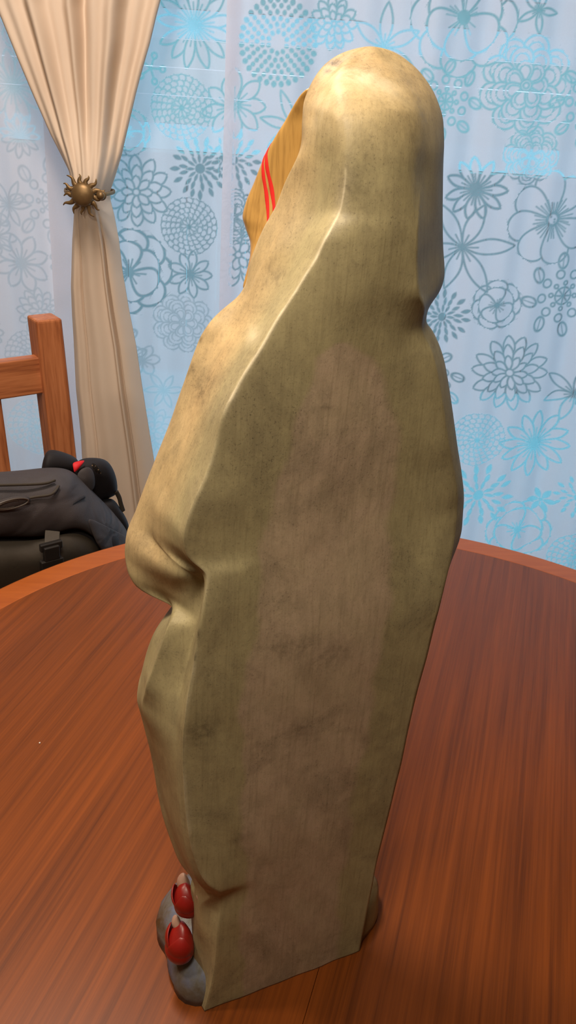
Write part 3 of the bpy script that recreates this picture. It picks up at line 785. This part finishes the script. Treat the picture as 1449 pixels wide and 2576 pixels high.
sheet('inner_panel', [[pk(190, 1190, -.03), pk(212, 1172, -.03), pk(230, 1176, -.032)], [pk(196, 1212, -.024), pk(220, 1200, -.02), pk(238, 1204, -.028)], [pk(216, 1240, -.03), pk(228, 1236, -.028), pk(236, 1226, -.032)]], M_ngrey, pack, .004, 2)
t = NT('mesh_fabric'); v = t.coord(); vo = t.n('TexVoronoi', i_Scale=330.0); t.put(vo.inputs['Vector'], v)
M_mesh = t.bsdf(t.ramp(vo.outputs['Distance'], [(.25, srgb(150, 125, 95)), (.42, srgb(30, 26, 24))]), .7, .2)
sheet('mesh_patch', [[pk(228, 1163, -.026), pk(238, 1164, -.026)], [pk(230, 1177, -.022), pk(249, 1178, -.022)], [pk(244, 1192, -.022), pk(260, 1193, -.024)]], M_mesh, pack, .002, 2)

# ------------------------------------------------------------------ the statue
b1 = at_z(505, 2548, T); b2 = at_z(905, 2392, T)
dU = (b2 - b1) / np.linalg.norm(b2 - b1); dN = np.array([-dU[1], dU[0], 0]); SO = (b1 + b2) / 2
def loc(x, y, w):
    P = on_plane(x, y, SO + dN * w, dN); return np.array([(P - SO) @ dU, w, P[2] - T])
def wld(q):
    q = np.asarray(q); return SO + q[..., 0:1] * dU + q[..., 1:2] * dN + q[..., 2:3] * np.array([0, 0, 1.0])
APEX = loc(938, 117, .055)
class L3(tuple): pass
def Lq(u, w, z): return L3((u, w, z))
def pchip(x, y, q):
    x = np.asarray(x, float); y = np.asarray(y, float)
    h = np.diff(x); d = np.diff(y) / h; m = np.zeros_like(y)
    m[0], m[-1] = d[0], d[-1]
    for i in range(1, len(x) - 1):
        if d[i - 1] * d[i] > 0:
            w1, w2 = 2 * h[i] + h[i - 1], h[i] + 2 * h[i - 1]; m[i] = (w1 + w2) / (w1 / d[i - 1] + w2 / d[i])
    i = np.clip(np.searchsorted(x, q) - 1, 0, len(h) - 1); t = np.clip((q - x[i]) / h[i], 0, 1)
    return ((2 * t**3 - 3 * t**2 + 1) * y[i] + (t**3 - 2 * t**2 + t) * h[i] * m[i] + (-2 * t**3 + 3 * t**2) * y[i + 1] + (t**3 - t**2) * h[i] * m[i + 1])
def line_fn(L, apex):
    P = [np.array(q) if isinstance(q, L3) else loc(*q) for q in L]
    P = sorted(P, key=lambda p: p[2]); Q = [P[0]]
    for p in P[1:]:
        if p[2] > Q[-1][2] + 2e-4 and p[2] < apex[2] - 2e-4: Q.append(p)
    Q.append(apex); Q = np.array(Q); q = np.sqrt(np.maximum(apex[2] - Q[:, 2], 0))[::-1]
    U, Wd = Q[::-1, 0], Q[::-1, 1]
    return lambda z: np.stack([pchip(q, U, np.sqrt(np.maximum(apex[2] - z, 0))), pchip(q, Wd, np.sqrt(np.maximum(apex[2] - z, 0)))], -1)

k0 = [Lq(.064, .035, 0), Lq(.068, .035, .112), Lq(.076, .04, .20), Lq(.084, .04, .266), Lq(.094, .036, .32), (1148, 1345, .026), (1156, 1310, .028), (1160, 1260, .03), (1155, 1180, .03), (1142, 1100, .03), (1131, 1020, .03), (1121, 950, .03), (1109, 890, .03), (1096, 850, .028), (1084, 825, .026), (1069, 803, .024), (1070, 785, .026), (1076, 757, .034), (1095, 725, .045), (1109, 690, .05), (1107, 620, .05), (1106, 540, .048), (1110, 450, .045), (1114, 380, .042), (1112, 310, .045), (1096, 250, .048), (1062, 190, .052), (1010, 142, .055)]
k1 = [Lq(.0673, 0, 0), (915, 2340, 0), (936, 2230, 0), (955, 2140, 0), (975, 2060, 0), (1000, 1960, 0), (1020, 1870, 0), (1040, 1780, 0), (1060, 1700, 0), (1080, 1630, 0), (1099, 1550, 0), (1119, 1470, .002), (1137, 1390, .006), (1146, 1320, .01), (1149, 1265, .012), (1140, 1180, .012), (1126, 1100, .01), (1114, 1020, .01), (1102, 950, .01), (1088, 890, .011), (1073, 858, .012), (1061, 830, .012), (1063, 803, .010), (1067, 782, .008), (1063, 763, .005), (1053, 744, .002), (1049, 722, .001), (1047, 690, .001), (1047, 640, .001), (1049, 580, .002), (1054, 520, .006), (1062, 440, .012), (1070, 360, .016), (1068, 300, .02), (1050, 240, .027), (1010, 185, .037), (975, 145, .047)]
k5 = [Lq(-.0645, 0, 0), (541, 2427, 0), (548, 2343, 0), (558, 2270, .0015), (556, 2255, .001), (550, 2245, -.0035), (528, 2231, -.004), (500, 2190, -.003), (475, 2100, -.002), (464, 2000, -.001), (460, 1880, -.001), (470, 1767, -.002), (483, 1697, -.002), (500, 1581, -.002), (512, 1515, -.002), (522, 1444, -.001), (498, 1425, .002), (472, 1400, .004), (463, 1350, .003), (475, 1300, .001), (494, 1250, 0), (518, 1195, 0), (547, 1100, 0), (558, 1050, 0), (600, 965, 0), (650, 885, 0), (700, 800, 0), (740, 740, 0), (770, 690, 0), (795, 650, 0), (814, 610, 0), (836, 570, .001), (855, 530, .003), (864, 480, .003), (868, 430, .004), (868, 370, .006), (862, 310, .010), (860, 250, .018), (875, 195, .03), (905, 148, .045)]
k6 = [Lq(-.0655, .010, 0), (514, 2440, .012), (507, 2380, .015), (500, 2320, .015), (503, 2280, .013), (530, 2250, .003), (506, 2230, .003), (484, 2190, .002), (460, 2100, .004), (449, 2000, .005), (443, 1880, .006), (443, 1813, .009), (464, 1697, .013), (491, 1581, .014), (506, 1515, .014), (517, 1458, .012), (509, 1440, .011), (482, 1413, .012), (455, 1383, .014), (448, 1338, .015), (458, 1290, .016), (474, 1230, .017), (490, 1180, .018), (512, 1100, .02), (525, 1050, .021), (560, 965, .022), (604, 885, .022), (658, 800, .022), (692, 740, .022), (720, 690, .022), (744, 640, .021), (769, 590, .020), (800, 530, .019), (818, 470, .017), (828, 410, .016), (830, 350, .016), (826, 290, .02), (830, 235, .027), (855, 180, .037), (895, 140, .048)]
k7 = [Lq(-.064, .026, 0), (486, 2370, .026), (487, 2300, .025), (490, 2235, .024), (465, 2172, .03), (440, 2110, .036), (417, 2030, .04), (402, 1940, .042), (380, 1850, .040), (358, 1777, .036), (367, 1735, .028), (386, 1680, .025), (409, 1612, .023), (436, 1556, .024), (443, 1529, .032), (457, 1509, .027), (481, 1481, .020), (504, 1456, .015), (452, 1425, .020), (430, 1403, .028), (405, 1375, .036), (388, 1335, .042), (388, 1285, .044), (408, 1220, .045), (440, 1130, .045), (475, 1040, .045), (510, 960, .045), (550, 875, .045), (592, 803, .045), (628, 740, .043), (652, 690, .041), (690, 620, .037), (728, 550, .036), (765, 470, .033), (790, 400, .028), (800, 340, .026), (800, 280, .029), (814, 222, .036), (855, 162, .047)]
k8 = [Lq(-.056, .045, 0), Lq(-.052, .045, .10), (480, 2215, .036), (455, 2165, .045), (430, 2110, .05), (405, 2030, .055), (392, 1960, .06), (379, 1890, .06), (364, 1830, .06), (352, 1782, .06), (345, 1752, .06), (349, 1720, .06), (357, 1690, .058), (369, 1640, .055), (384, 1600, .05), (404, 1572, .047), (432, 1546, .042), (441, 1526, .04), (400, 1509, .045), (355, 1486, .055), (334, 1465, .06), (319, 1430, .065), (314, 1390, .07), (318, 1350, .07), (340, 1290, .07), (370, 1210, .068), (400, 1137, .065), (430, 1065, .062), (460, 975, .06), (480, 910, .06), (500, 857, .06), (520, 822, .058), (545, 791, .058), (575, 766, .057), (604, 740, .056), (619, 712, .056), (631, 655, .056), (645, 615, .056), (663, 573, .055), (697, 512, .052), (718, 457, .048), (740, 410, .043), (760, 365, .04), (762, 310, .045), (764, 260, .05), (780, 215, .052), (808, 172, .053), (852, 138, .054), (900, 121, .055)]
k9 = [Lq(-.02, .06, 0), Lq(-.025, .07, .1), Lq(-.045, .098, .2), Lq(-.055, .105, .257), Lq(-.045, .09, .33), Lq(-.055, .115, .36), Lq(-.04, .11, .45), Lq(-.015, .09, .5), Lq(.004, .075, .53), Lq(.006, .068, .56), Lq(.008, .072, .60), Lq(.02, .07, .625)]
k10 = [Lq(.015, .075, 0), Lq(.01, .085, .1), Lq(0, .115, .2), Lq(0, .13, .36), Lq(.005, .125, .45), Lq(.018, .095, .5), Lq(.028, .08, .53), Lq(.03, .08, .6), Lq(.032, .074, .625)]
k11 = [Lq(.05, .06, 0), Lq(.05, .065, .1), Lq(.058, .08, .2), Lq(.082, .088, .36), Lq(.068, .088, .45), Lq(.052, .07, .5), Lq(.06, .062, .53), Lq(.062, .072, .6), Lq(.048, .068, .625)]
lines = [line_fn(k, APEX) for k in (k0, k1, k5, k6, k7, k8, k9, k10, k11)]
NZ, NSEG = 560, 208
tt = np.linspace(0, 1, NZ)
zL = APEX[2] * (1 - (1 - tt) ** 2)                      # finer towards the crown
zL = np.where(tt < .6, np.interp(tt, [0, .6], [0, .80 * APEX[2]]), 0) + np.where(tt >= .6, APEX[2] * (1 - .2 * (1 - (tt - .6) / .4) ** 2), 0)
zL[-1] = APEX[2] - 1e-6
CT = [f(zL) for f in lines]                             # control columns, each (NZ, 2)
def bulge(z): return np.interp(z, [0, .1, .3, .42, .50, .55, .59, .61, .64], [.0005, .001, .003, .005, .006, .007, .010, .010, .0])
bz = bulge(zL)
ins = []
def zsmooth(a, sig):
    d = (zL[:, None] - zL[None, :]) / sig; k = np.exp(-.5 * d * d) * np.gradient(zL)[None, :]; k /= k.sum(1, keepdims=True); return k @ a
mixz = np.interp(zL, [0, .50, .61], [1, 1, 0])[:, None]
S1 = zsmooth(CT[1], .022) * mixz + CT[1] * (1 - mixz); S5 = zsmooth(CT[2], .03) * mixz + CT[2] * (1 - mixz)
for f in (.25, .5, .75):
    p = S1 * (1 - f) + S5 * f; p = p.copy(); p[:, 1] -= bz * 4 * f * (1 - f); ins.append(p)
# a soft upright fold on the back of the veil, running down into ridge B
k75f = line_fn([Lq(-.07, .04, 0), Lq(-.0765, .039, .336), Lq(-.0800, .041, .342), Lq(-.0818, .038, .350), Lq(-.0818, .031, .360), Lq(-.0795, .0225, .370), Lq(-.0835, .034, .379), Lq(-.0838, .036, .381)], APEX)
pocket = np.interp(zL, [.331, .336, .377, .381], [0, 1, 1, 0])[:, None]
C75 = (CT[4] * .75 + CT[5] * .25) * (1 - pocket) + k75f(zL) * pocket
cols = [CT[0], CT[1]] + ins + [CT[2], CT[3], CT[4], C75, CT[5], CT[6], CT[7], CT[8]]
K = len(cols); Pc = np.stack(cols, 1)                   # (NZ, K, 2)
# how sharp each column is at each height (0 smooth, 1 crease)
sharp = np.zeros((NZ, K))
sharp[:, 1] = np.interp(zL, [0, .30, .36, .40, .50, .53, .57, .6], [.9, .9, .5, .3, .6, .95, .7, 0])
sharp[:, 5] = np.interp(zL, [0, .33, .36, .39, .44, .52, .56, .585, .6], [.92, .92, .15, .4, .7, .85, .7, .2, 0])
sharp[:, 6] = np.interp(zL, [0, .1, .2, .25, .33, .35, .5], [.2, .2, .4, .75, .8, .2, 0])
sharp[:, 7] = np.interp(zL, [.1, .22, .26, .32, .335, .372, .38], [0, .1, .85, .85, .7, .7, 0])
sharp[:, 9] = np.interp(zL, [.3, .5, .52, .58, .60], [0, .2, .7, .6, 0])
def ring_pts(Pc, sharp, n_per):
    NZ, K, _ = Pc.shape; out = []
    chord = np.linalg.norm(np.roll(Pc, -1, 1) - Pc, axis=2) + 1e-9          # k -> k+1
    dk = np.sqrt(chord)
    dprev = np.roll(dk, 1, 1)
    sl = (np.roll(Pc, -1, 1) - Pc) / dk[..., None]; slp = np.roll(sl, 1, 1)
    tan = (slp * dk[..., None] + sl * dprev[..., None]) / (dk + dprev)[..., None]
    for k in range(K):
        k2 = (k + 1) % K; h = dk[:, k][:, None]; n = n_per[k]
        m0 = tan[:, k] * (1 - sharp[:, k, None]) + sl[:, k] * sharp[:, k, None]
        m1 = tan[:, k2] * (1 - sharp[:, k2, None]) + sl[:, k] * sharp[:, k2, None]
        for i in range(n):
            t = i / n
            out.append((2 * t**3 - 3 * t**2 + 1) * Pc[:, k] + (t**3 - 2 * t**2 + t) * h * m0 + (-2 * t**3 + 3 * t**2) * Pc[:, k2] + (t**3 - t**2) * h * m1)
    return np.stack(out, 1)
n_per = [14, 16, 16, 16, 16, 14, 18, 12, 12, 14, 12, 12, 14]
RP = ring_pts(Pc, sharp, n_per); NC = RP.shape[1]
# light smoothing along the height keeps the carving soft
G = np.concatenate([RP, np.broadcast_to(zL[:, None, None], (NZ, NC, 1))], 2)
for _ in range(2):
    G[1:-1, :, :2] = .25 * G[:-2, :, :2] + .5 * G[1:-1, :, :2] + .25 * G[2:, :, :2]
U_, W_, Z_ = G[..., 0], G[..., 1], G[..., 2]
# hand-carved unevenness
W_ += .0004 * np.sin(U_ * 160 + Z_ * 37) * np.sin(Z_ * 41 + U_ * 40) + .00012 * np.sin(Z_ * 140 + U_ * 190)
G = np.stack([U_, W_, Z_], -1)
# paint zones -------------------------------------------------------
def edge(L): a = np.array([loc(x, y, 0) for x, y in L]); o = np.argsort(a[:, 2]); return a[o, 2], a[o, 0]
zl_, ul_ = edge([(600, 2520), (605, 2300), (608, 2100), (596, 1950), (602, 1750), (622, 1600), (655, 1420), (690, 1200), (722, 1080), (778, 960), (800, 895), (850, 860)])
zr_, ur_ = edge([(850, 2420), (868, 2200), (900, 1980), (935, 1800), (965, 1650), (990, 1450), (1012, 1280), (1018, 1180), (1008, 1060), (985, 960), (960, 900), (905, 862)])
iu = np.interp(Z_, zl_, ul_); ru = np.interp(Z_, zr_, ur_)
wob = .0025 * np.sin(Z_ * 60) + .0015 * np.sin(Z_ * 170 + 1)
brown = np.clip((U_ - iu - wob) / .0030, 0, 1) * np.clip((ru - U_ + wob) / .0060, 0, 1) * (W_ < .016) * (Z_ < zl_[-1])
tan_ = np.clip((W_ - .018) / .02, 0, 1) * np.interp(Z_, [.34, .37, .6, .62], [0, 1, .8, 1]) * (U_ < .03)
tan_ = np.maximum(tan_, np.interp(Z_, [.585, .62], [0, .8]))
seg = np.cumsum([0] + n_per)
rub = np.zeros_like(U_)
for kcol, lo, hi, am in ((5, .47, .585, 1.), (5, .14, .33, .45), (9, .50, .58, .5), (5, .36, .46, .35), (1, .05, .30, .35)):
    c_ = seg[kcol]; d_ = np.abs(np.arange(NC) - c_); m = np.exp(-(d_ / .9) ** 2)[None, :] * np.interp(zL, [lo - .01, lo + .01, hi - .01, hi + .01], [0, am, am, 0])[:, None]
    rub = np.maximum(rub, m)
verts = wld(G).reshape(-1, 3)
faces = []
for i in range(NZ - 1):
    b = i * NC
    for j in range(NC):
        j2 = (j + 1) % NC; faces.append((b + j, b + j2, b + NC + j2, b + NC + j))
faces.append(tuple(range(NC - 1, -1, -1))); faces.append(tuple((NZ - 1) * NC + j for j in range(NC)))
def paint(name):
    t = NT(name); v = t.coord('Generated'); ob = t.coord()
    zb = t.n('Attribute', attribute_name='brown').outputs['Fac']; zt_ = t.n('Attribute', attribute_name='tan').outputs['Fac']
    zr2 = t.n('Attribute', attribute_name='rub').outputs['Fac']
    big = t.noise(ob, 9, 5, .6, .4); mid = t.noise(ob, 34, 5, .65, .5)
    strk = t.noise(t.mapping(ob, rot=(0, .12, 0), scale=(520, 520, 22)), 1, 3, .6)
    spk = t.noise(ob, 800, 3, .75); spk2 = t.noise(ob, 190, 4, .75)
    olive = t.mix(big, srgb(154, 141, 104), srgb(174, 161, 122))
    brn = t.mix(big, srgb(172, 148, 124), srgb(190, 166, 142))
    tn = t.mix(mid, srgb(178, 144, 98), srgb(208, 180, 136))
    zb2 = t.math('MULTIPLY', zb, t.math('ADD', .42, t.math('MULTIPLY', mid, .8)), True)
    c = t.mix(zb2, olive, brn); c = t.mix(t.math('MULTIPLY', zt_, t.math('ADD', .25, big), True), c, tn)
    # brushed streaks, smoky patches and dark specks of the antique glaze
    c = t.mix(t.math('MULTIPLY', t.math('SUBTRACT', strk, .5, True), 1.0, True), c, srgb(96, 84, 58))
    patch = t.ramp(t.noise(ob, 16, 6, .7, .8), [(.50, (0, 0, 0)), (.68, (1, 1, 1))])
    c = t.mix(t.math('MULTIPLY', patch, .40), c, srgb(104, 92, 74))
    mot = t.ramp(t.noise(t.mapping(ob, scale=(1, 1, .5)), 95, 5, .7, .3), [(.40, (0, 0, 0)), (.64, (1, 1, 1))])
    c = t.mix(t.math('MULTIPLY', mot, .26), c, srgb(108, 98, 76))
    sm = t.ramp(spk, [(.56, (0, 0, 0)), (.70, (1, 1, 1))]); sm2 = t.ramp(spk2, [(.58, (0, 0, 0)), (.72, (1, 1, 1))])
    dirt = t.math('MULTIPLY', t.math('ADD', t.math('MULTIPLY', sm, .55), t.math('MULTIPLY', sm2, .22)), t.math('ADD', .55, t.math('MULTIPLY', patch, .7)), True)
    c = t.mix(dirt, c, srgb(62, 54, 44))
    c = t.mix(t.math('MULTIPLY', zr2, t.ramp(mid, [(.42, (.1, .1, .1)), (.62, (.9, .9, .9))]), True), c, srgb(214, 200, 170))
    sc_ = t.n('Attribute', attribute_name='scuff').outputs['Fac']
    c = t.mix(t.math('MULTIPLY', sc_, t.ramp(spk2, [(.36, (.15, .15, .15)), (.60, (1, 1, 1))]), True), c, srgb(70, 60, 46))
    h = t.math('ADD', t.math('MULTIPLY', strk, .6), t.math('ADD', t.math('MULTIPLY', spk2, .5), t.math('MULTIPLY', mid, .8)))
    return t.bsdf(c, t.math('ADD', .42, t.math('MULTIPLY', big, .2)), .35, bump=h, bstr=.22, bdist=.0009)
M_paint = paint('antiqued_paint')
statue = tag(empty('statue', tuple(SO)), 'painted carved statue of a veiled figure seen from behind, standing on the table', 'statue')
cloak = mesh('cloak', verts, faces, M_paint, statue, True)
cb = BVHTree.FromPolygons([Vector(p) for p in verts], [f for f in faces if len(f) == 4])
scuff = np.zeros(len(verts)); rub_gloss_f = rub.reshape(-1).copy()
def spot(arr, x, y, sx, sy, am):
    d = Vector(ray(x, y)).normalized(); p = cb.ray_cast(Vector(CO), d)[0]
    if p is None: return
    q = verts - np.array(p); kx = np.linalg.norm(np.array(p) - CO) / F_PX
    a = (q @ dU) ** 2 + (q @ dN) ** 2 * .6; arr[:] = np.maximum(arr, am * np.exp(-.5 * (a / (sx * kx) ** 2 + q[:, 2] ** 2 / (sy * kx) ** 2)))
for q in ((838, 158, 14, 7, .9), (826, 178, 6, 12, .8), (1010, 165, 8, 14, .5), (517, 826, 6, 14, .8), (504, 852, 5, 12, .8), (478, 930, 5, 16, .8), (498, 1600, 4, 14, .9), (489, 1655, 4, 12, .8),
          (505, 1840, 30, 34, .55), (740, 1630, 60, 26, .45), (830, 1650, 50, 30, .4), (620, 905, 30, 40, .4), (505, 985, 26, 44, .5), (690, 690, 24, 24, .4), (1090, 870, 10, 12, .5), (820, 1025, 10, 4, .7), (600, 2110, 12, 10, .5), (760, 1830, 40, 20, .35), (880, 470, 40, 60, .35), (1040, 330, 30, 60, .3)):
    spot(scuff, *q)
for q in ((895, 188, 42, 20, .9), (960, 215, 40, 22, .5), (800, 280, 26, 30, .5), (640, 840, 26, 16, .5), (860, 520, 12, 40, .4)):  # crown spots also paint in the lamp's gloss; the rest is rubbing
    spot(rub_gloss_f, *q)
for nm, arr in (('brown', brown), ('tan', tan_), ('rub', rub_gloss_f), ('scuff', scuff)):
    a = cloak.data.attributes.new(nm, 'FLOAT', 'POINT'); a.data.foreach_set('value', arr.astype(np.float32).ravel())

# inner hood with two red stripes -----------------------------------
HA = np.array([.030, .058, .618])
hA = [Lq(.0, .06, .505), (640, 705, .062), (690, 590, .064), (742, 480, .062), (775, 390, .058), (800, 320, .056)]
hB = [Lq(-.012, .072, .505), (612, 722, .070), (623, 672, .075), (629, 640, .080), (628, 603, .085), (618, 575, .090), (610, 545, .092), (618, 512, .090), (640, 460, .085), (662, 405, .080), (690, 351, .073), (721, 301, .066), (745, 258, .060), (775, 222, .056)]
hC = [Lq(.004, .09, .505), Lq(.002, .098, .53), Lq(.0, .106, .549), Lq(.006, .104, .57), Lq(.012, .09, .595), Lq(.02, .072, .615)]
hD = [Lq(.028, .092, .505), Lq(.028, .102, .53), Lq(.028, .108, .549), Lq(.028, .108, .57), Lq(.028, .094, .595), Lq(.028, .076, .615)]
hE = [Lq(.052, .09, .505), Lq(.054, .098, .53), Lq(.056, .104, .549), Lq(.05, .102, .57), Lq(.044, .088, .595), Lq(.036, .072, .615)]
hF = [Lq(.064, .06, .505), Lq(.066, .064, .53), Lq(.066, .068, .549), Lq(.06, .07, .57), Lq(.054, .066, .595), Lq(.044, .062, .615)]
hl = [line_fn(k, HA) for k in (hA, hB, hC, hD, hE, hF)]
def hood_rings(z):
    P = np.stack([f(z) for f in hl], 1); sh = np.zeros(P.shape[:2]); sh[:, 0] = .5
    return ring_pts(P, sh, [14, 12, 10, 10, 12, 12])
hz = np.linspace(.507, HA[2] - 1e-5, 150); hr = hood_rings(hz); hn = hr.shape[1]
HG = np.concatenate([hr, np.broadcast_to(hz[:, None, None], (len(hz), hn, 1))], 2)
hf = [(i * hn + j, i * hn + (j + 1) % hn, (i + 1) * hn + (j + 1) % hn, (i + 1) * hn + j) for i in range(len(hz) - 1) for j in range(hn)]
hf.append(tuple(range(hn - 1, -1, -1)))
t = NT('hood_paint'); ob = t.coord(); big = t.noise(ob, 22, 4, .6); st = t.noise(t.mapping(ob, rot=(.3, .5, 0), scale=(420, 420, 30)), 1, 3, .6)
c = t.mix(big, srgb(164, 122, 62), srgb(196, 154, 88)); c = t.mix(t.math('MULTIPLY', t.math('SUBTRACT', st, .45, True), 1.6, True), c, srgb(108, 74, 36))
M_hood = t.bsdf(c, .30, .5, bump=st, bstr=.12, bdist=.0008)
hood = mesh('hood', wld(HG).reshape(-1, 3), hf, M_hood, statue, True); tag(hood, 'golden brown inner hood at the side of the head')
M_stripe = plain('red_stripe_paint', srgb(206, 44, 40), .35, .45, var=.15, scale=120)
bvh = BVHTree.FromPolygons([Vector(p) for p in wld(HG).reshape(-1, 3)], [f for f in hf if len(f) == 4])
def hit(x, y):
    d = Vector(ray(x, y)).normalized(); p, n_, i_, dd = bvh.ray_cast(Vector(CO), d)
    if p is None: return None
    P = np.array(p); return np.array([(P - SO) @ dU, (P - SO) @ dN, P[2] - T])
slope0 = None
for L in ([(672, 400), (674, 442), (682, 485), (692, 515)], [(658, 432), (664, 470), (673, 506), (684, 534)]):
    pts = [h for h in (hit(*q) for q in L) if h is not None]
    if len(pts) < 2: continue
    pts = np.array(pts); A = np.c_[np.ones(len(pts)), pts[:, 1]]
    sol = np.linalg.lstsq(A, pts[:, 2], rcond=None)[0]
    slope0 = sol[1] if slope0 is None else slope0
    sol = np.array([np.mean(pts[:, 2] - slope0 * pts[:, 1]), slope0])
    # walk round the hood in the plane z = a + b*w
    zc = np.full(hn, pts[:, 2].mean())
    for _ in range(30):
        zi = np.clip(zc, .51, .615); idx = np.interp(zi, hz, np.arange(len(hz)))
        i0 = np.floor(idx).astype(int); i1 = np.minimum(i0 + 1, len(hz) - 1); fr_ = idx - i0
        wv_ = HG[i0, np.arange(hn), 1] * (1 - fr_) + HG[i1, np.arange(hn), 1] * fr_
        zc = .5 * zc + .5 * (sol[0] + sol[1] * wv_)
    def sp(z, j, off):
        z = min(max(z, .508), .62); q = np.interp(z, hz, np.arange(len(hz))); a = int(q); b = min(a + 1, len(hz) - 1); f_ = q - a
        p = HG[a, j] * (1 - f_) + HG[b, j] * f_
        cen = np.array([.03, .07, p[2]]); dv = p - cen; dv /= np.linalg.norm(dv) + 1e-9
        return p + dv * off
    vs = []; fs = []
    js = [j for j in range(0, 46)]
    for a, j in enumerate(js):
        hw = .0016 + .0002 * math.sin(j * 1.3)
        for s_ in (-1, -.5, 0, .5, 1):
            vs.append(wld(sp(zc[j] + s_ * hw, j, (.0004 if abs(s_) < 1 else .0001))))
    for a in range(len(js) - 1):
        for b in range(4): fs.append((a * 5 + b, (a + 1) * 5 + b, (a + 1) * 5 + b + 1, a * 5 + b + 1))
    st_o = mesh('stripe', vs, fs, M_stripe, hood, True)

# rocky base and the red blooms at its left ---------------------------
def blob(name, cen, rad, mat, parent, seed=0, amp=.12, freq=3., sub=4, axes=None, taper=0.0):
    bm = bmesh.new(); bmesh.ops.create_icosphere(bm, subdivisions=sub, radius=1.0)
    r_ = np.random.default_rng(seed); ph = r_.uniform(0, 6.28, 9); kk = r_.normal(size=(3, 3)) * freq
    for v in bm.verts:
        p = np.array(v.co); n_ = sum(math.sin(kk[i] @ p + ph[i]) for i in range(3)) / 3
        s_ = 1 + amp * n_; tp_ = 1 - taper * p[2]
        q = np.array([p[0] * rad[0] * tp_, p[1] * rad[1] * tp_, p[2] * rad[2]]) * s_
        if axes is not None: q = axes @ q
        l_ = np.array(cen) + q; l_[2] = max(l_[2], 0.0)
        v.co = Vector(wld(l_))
    return from_bm(name, bm, mat, parent, True)
t = NT('rock_paint'); ob = t.coord(); nz = t.noise(ob, 40, 5, .6, .5); n2 = t.noise(ob, 400, 3)
c = t.ramp(nz, [(.34, srgb(84, 70, 46)), (.5, srgb(104, 102, 98)), (.66, srgb(104, 110, 132))])
c = t.mix(t.n('Attribute', attribute_name='brown').outputs['Fac'], c, srgb(132, 112, 76))
M_rock = t.bsdf(t.mix(t.math('MULTIPLY', n2, .35), c, srgb(50, 44, 36)), .4, .4, bump=nz, bstr=.3, bdist=.003)
ang = np.linspace(0, 2 * math.pi, 72, endpoint=False)
lv = [(0, 1.0), (.008, 1.005), (.018, .985), (.027, .94), (.034, .84), (.037, .6), (.038, .3)]
vs = []; fs = []
for li, (z_, sc_) in enumerate(lv):
    for a in ang:
        ca, sa = math.cos(a), math.sin(a)
        pw = 6.0 if (ca < 0 and sa < 0) else 3.0
        rr = (abs(ca) ** pw + abs(sa) ** pw) ** (-1 / pw)
        nz_ = 1 + .015 * math.sin(5 * a + 1 + li) + .012 * math.sin(9 * a + li * 1.7)
        u_ = .0125 + .0915 * rr * ca * sc_ * nz_; w_ = .055 + .0545 * rr * sa * sc_ * nz_
        zz_ = z_ * (1 + .10 * math.sin(4 * a + 2))
        vs.append(wld(np.array([u_, max(w_, .0012), zz_])))
n_ = len(ang)
for i in range(len(lv) - 1):
    for k in range(n_): fs.append((i * n_ + k, i * n_ + (k + 1) % n_, (i + 1) * n_ + (k + 1) % n_, (i + 1) * n_ + k))
fs.append(tuple(range(n_ - 1, -1, -1))); fs.append(tuple((len(lv) - 1) * n_ + k for k in range(n_)))
base = mesh('rocky_base', vs, fs, M_rock, statue, True); tag(base, 'grey-blue painted rocky base')
a_ = base.data.attributes.new('brown', 'FLOAT', 'POINT'); a_.data.foreach_set('value', [1.0 if (Vector(v) - Vector(SO)).dot(Vector(dU)) > 0 else 0.0 for v in vs])
M_bloom = plain('red_bloom_paint', srgb(132, 24, 18), .36, .5, var=.35, scale=70)
M_bud = plain('white_bloom_paint', srgb(176, 140, 122), .4, .4, var=.2, scale=60)
l1 = loc(469, 2262, .036); l2 = loc(453, 2370, .030)
def bloom(name, cen, r, h, tip, mat, seed):
    """teardrop bud built of a closed body wrapped by two overlapping petals."""
    cen = np.array(cen); tip = np.array(tip) / np.linalg.norm(tip)
    ref = np.array([0, 1.0, 0]); ax = np.cross(ref, tip); ax /= np.linalg.norm(ax); ay = np.cross(tip, ax)
    A = np.stack([ax, ay, tip], 1)
    b = blob(name, cen, (r, r * 1.15, h), mat, statue, seed, .06, 2.0, 4, A, .30)
    for k, (a0, lean_) in enumerate(((2.5, .10), (4.3, -.05))):
        rows = []
        for i in range(7):
            t_ = i / 6; row = []
            for j in range(7):
                a = a0 + (j / 6 - .5) * 2.1 * math.sin(math.pi * (.25 + .7 * t_)); rr = r * (1.10 + .10 * t_) * math.sin(math.pi * (.12 + .62 * t_))
                q = np.array([rr * math.cos(a), rr * 1.15 * math.sin(a), h * (-.85 + 1.55 * t_) + lean_ * h])
                l_ = cen + A @ q; l_[2] = max(l_[2], .001); row.append(wld(l_))
            rows.append(row)
        sheet('petal', rows, mat, b, .0010, 2, 0)
    return b
bloom('red_bloom', l1, .0090, .0140, (-.05, .35, 1), M_bloom, 3)
bloom('red_bloom', l2, .0098, .0160, (.25, .30, 1), M_bloom, 5)
blob('white_petal', loc(462, 2220, .044), (.0045, .006, .0095), M_bud, statue, 8, .1, 2, 3, taper=.4)
blob('white_petal', loc(444, 2318, .038), (.0032, .005, .0065), M_bud, statue, 9, .1, 2, 3, taper=.4)
blob('white_petal', loc(505, 2254, .018), (.0030, .0035, .0040), M_bud, statue, 10, .1, 2, 3)
